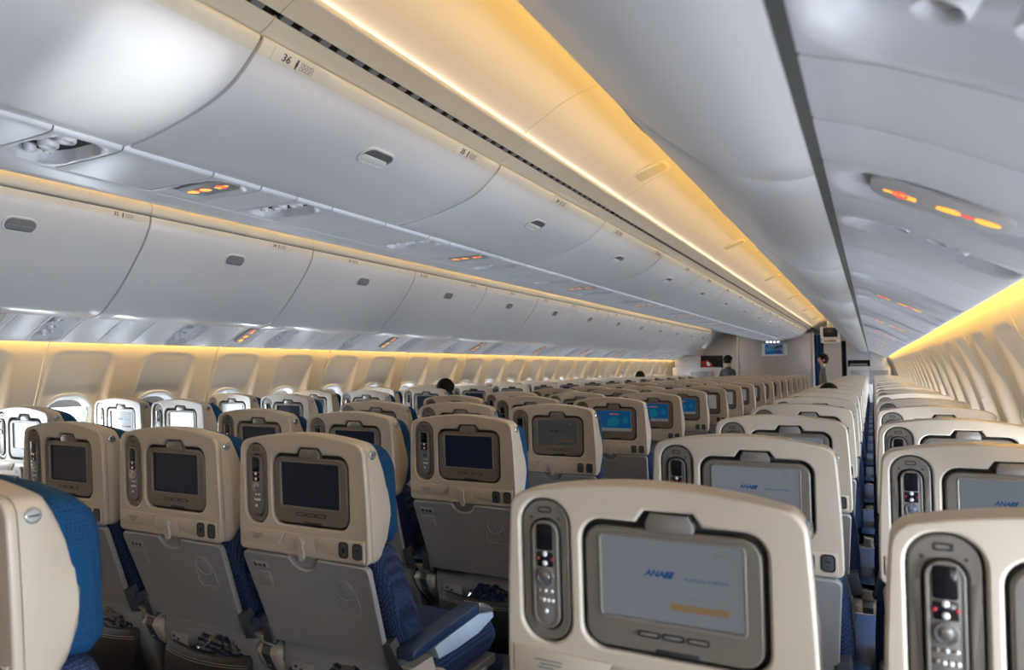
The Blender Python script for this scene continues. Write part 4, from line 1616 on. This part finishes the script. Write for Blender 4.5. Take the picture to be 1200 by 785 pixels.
# items lying on the shelf niches
mb = MB()
mb.box(-.16, .16, -.07, .07, 0, .055, .02)
tag(obj('folded_blanket', mb.build('folded_blanket', 'frame'), None, (1.60, 15.86, CZ - .004)), 'dark folded blanket lying in the right divider niche', 'blanket')
e = bpy.data.objects.new('red_bag', None)
COL.objects.link(e)
e.location = (-1.40, 15.83, CZ - .004)
tag(e, 'small red and white bag lying in the left divider niche', 'bag')
mb = MB()
ls = []
for z, a, b in ((0, .10, .05), (.03, .115, .06), (.10, .095, .05), (.15, .05, .03)):
    ls.append([(u - z * .4, v, z) for u, v in rr(2 * a, 2 * b, .03, 3)])
mb.loft(ls)
obj('bag_body', mb.build('bag_body', 'red', 60), e)
mb = MB()
mb.slab([(.0, .04), (.055, .02), (.06, .075), (.015, .12), (-.02, .10)], .10, .01, 0, lambda p: (p[0], p[2] - .068, p[1]))
obj('white_tag', mb.build('white_tag', 'white'), e)


# ------------------------------------------------------------------ people
def skin_person(nodes, edges, root, region, mats):
    me = bpy.data.meshes.new('tmp')
    names = list(nodes)
    me.from_pydata([nodes[n][0] for n in names], [], []) if False else me.from_pydata([nodes[n][0] for n in names], [(names.index(a), names.index(b)) for a, b in edges], [])
    o = bpy.data.objects.new('tmp', me)
    COL.objects.link(o)
    o.modifiers.new('skin', 'SKIN')
    sub = o.modifiers.new('sub', 'SUBSURF')
    sub.levels = sub.render_levels = 2
    for i, n in enumerate(names):
        d = me.skin_vertices[0].data[i]
        r = nodes[n][1]
        d.radius = r if isinstance(r, tuple) else (r, r)
        d.use_root = n == root
    dg = bpy.context.evaluated_depsgraph_get()
    out = bpy.data.meshes.new_from_object(o.evaluated_get(dg))
    bpy.data.objects.remove(o)
    out.materials.clear()
    for m in mats:
        out.materials.append(M[m])
    for p in out.polygons:
        p.use_smooth = True
        p.material_index = region(p.center)
    return out


def person(loc, yaw, height, top, pose, label, hair_long=.0, skirt=False):
    """x forwards is -y in local space before yaw; local feet at z = 0"""
    h = height / 1.68
    N = {}
    stand = pose == 'stand'
    hip = .90 * h if stand else .60
    lean = .03 if stand else 0

    def P(n, x, y, z, r):
        N[n] = ((x * h, y * h, z), r if isinstance(r, tuple) else r * h)
    P('pelvis', 0, 0, hip, .115)
    P('waist', 0, -lean, hip + .17 * h, .105)
    P('chest', 0, -lean * 1.5, hip + .36 * h, .125)
    P('neck0', 0, -lean, hip + .50 * h, .060)
    P('neck', 0, -lean * 1.6 - .005, hip + .56 * h, .050)
    P('jaw', 0, -lean * 1.8 - .022, hip + .615 * h, .066)
    P('head', 0, -lean * 1.8 - .010, hip + .68 * h, .084)
    P('crown', 0, -lean * 1.8 - .002, hip + .745 * h, .066)
    P('nose', 0, -lean * 1.8 - .108, hip + .655 * h, .012)
    E = [('pelvis', 'waist'), ('waist', 'chest'), ('chest', 'neck0'), ('neck0', 'neck'), ('neck', 'jaw'), ('jaw', 'head'), ('head', 'crown'), ('head', 'nose')]
    for s, sn in ((-1, 'l'), (1, 'r')):
        P('sh' + sn, s * .165, -lean, hip + .44 * h, .058)
        P('el' + sn, s * .205, .0, hip + .17 * h, .042)
        P('wr' + sn, s * .17, -.16, hip + .02 * h, .029)
        P('pa' + sn, s * .15, -.225, hip + .0 * h, .030)
        E += [('chest', 'sh' + sn), ('sh' + sn, 'el' + sn), ('el' + sn, 'wr' + sn), ('wr' + sn, 'pa' + sn)]
        for f in range(4):
            a = (f - 1.5) * .016
            P('f%d%s' % (f, sn), s * .145 + a, -.262, hip - .008 * h, .0095)
            P('g%d%s' % (f, sn), s * .142 + a, -.292 - .004 * (f in (1, 2)), hip - .026 * h, .0085)
            E += [('pa' + sn, 'f%d%s' % (f, sn)), ('f%d%s' % (f, sn), 'g%d%s' % (f, sn))]
        P('t' + sn, s * .118, -.235, hip + .012 * h, .0105)
        P('u' + sn, s * .105, -.262, hip + .008 * h, .0095)
        E += [('pa' + sn, 't' + sn), ('t' + sn, 'u' + sn)]
        P('hp' + sn, s * .09, 0, hip - .06 * h, .092)
        if stand:
            P('kn' + sn, s * .10, -.02 - .05 * (s > 0), hip - .44 * h, .060)
            P('an' + sn, s * .10, .03 + .03 * (s > 0), .075, .040)
            P('to' + sn, s * .11, -.13, .03, .032)
        else:
            P('kn' + sn, s * .11, -.44, hip + .02, .062)
            P('an' + sn, s * .11, -.45, .085, .042)
            P('to' + sn, s * .12, -.58, .035, .034)
        E += [('pelvis', 'hp' + sn), ('hp' + sn, 'kn' + sn), ('kn' + sn, 'an' + sn), ('an' + sn, 'to' + sn)]
    neck_z, wrist_z = hip + .535 * h, hip + .06 * h

    def region(c):
        if c.z > neck_z:
            return 0
        if c.z < .07 * h:
            return 3
        if c.y < -.165 * h and abs(c.x) > .06 and hip - .06 < c.z < hip + .06 and (stand or c.z > hip + .0):
            return 0
        if c.z < hip - .02:
            return 2
        return 1
    body = skin_person(N, E, 'pelvis', region, ['skin', top, 'darktop', 'black'])
    e = bpy.data.objects.new('person', None)
    COL.objects.link(e)
    e.location = loc
    e.rotation_euler = (0, 0, yaw)
    tag(e, label, 'person')
    obj('body', body, e)
    hz, hy = hip + .695 * h, (-lean * 1.8 + .012) * h
    # hair: cap over skull, longer at the back
    bm = bmesh.new()
    bmesh.ops.create_uvsphere(bm, u_segments=24, v_segments=16, radius=1)
    for v in bm.verts:
        front = sstep(.15, -.75, v.co.y)
        x, y, z = v.co
        lim = -.62 + 1.05 * front - .55 * hair_long * (1 - front)
        z = max(z, lim)
        v.co = Vector((x * .100, y * .112 + .004, z * (.112 if z > 0 else .125 + .10 * hair_long))) * h + Vector((0, hy, hz))
    me = bpy.data.meshes.new('hair')
    bm.to_mesh(me)
    bm.free()
    me.materials.append(M['hair'])
    me.polygons.foreach_set('use_smooth', [True] * len(me.polygons))
    obj('hair', me, e)
    f = MB()
    for s in (-1, 1):
        f.dome(.010, .004, 0, lambda p, s=s: (s * .033 * h + p[0], hy - .093 * h + p[2], hip + .672 * h + p[1] * .6))
    f.slab(rr(.042, .009, .004, 3), .004, .001, 1, lambda p: (p[0], hy - .098 * h + p[2], hip + .622 * h + p[1]))
    obj('face_features', f.build('face_features', ['black', 'red']), e)
    ear = MB()
    for s in (-1, 1):
        ear.loft([[(s * (.080 + w) * h, hy + u * h, hip + .66 * h + v * h) for u, v in rr(.030 * k, .056 * k, .014, 3)] for w, k in ((0, .8), (.012, 1), (.018, .7))])
    obj('ears', ear.build('ears', 'skin', 60), e)
    return e


person((1.00, 15.45, 0), math.radians(-80), 1.56, 'greytop', 'stand', 'person with dark bob hair and grey top standing in the right aisle', .25)
person((-.93, 15.50, 0), math.radians(150), 1.56, 'darktop', 'stand', 'person with black hair in dark uniform standing in the left aisle', .1)
person((-1.565, 5.34, .0), math.radians(180), 1.33, 'darktop', 'sit', 'seated person with dark hair above a left block aisle seat, nearer', .6)
person((-1.62, 11.45, .03), math.radians(180), 1.33, 'darktop', 'sit', 'seated person with dark hair far forward in the left block', .5)
person((1.535, 5.98, .0), math.radians(180), 1.24, 'darktop', 'sit', 'seated person, only dark crown of head showing, right block aisle seat', 0)
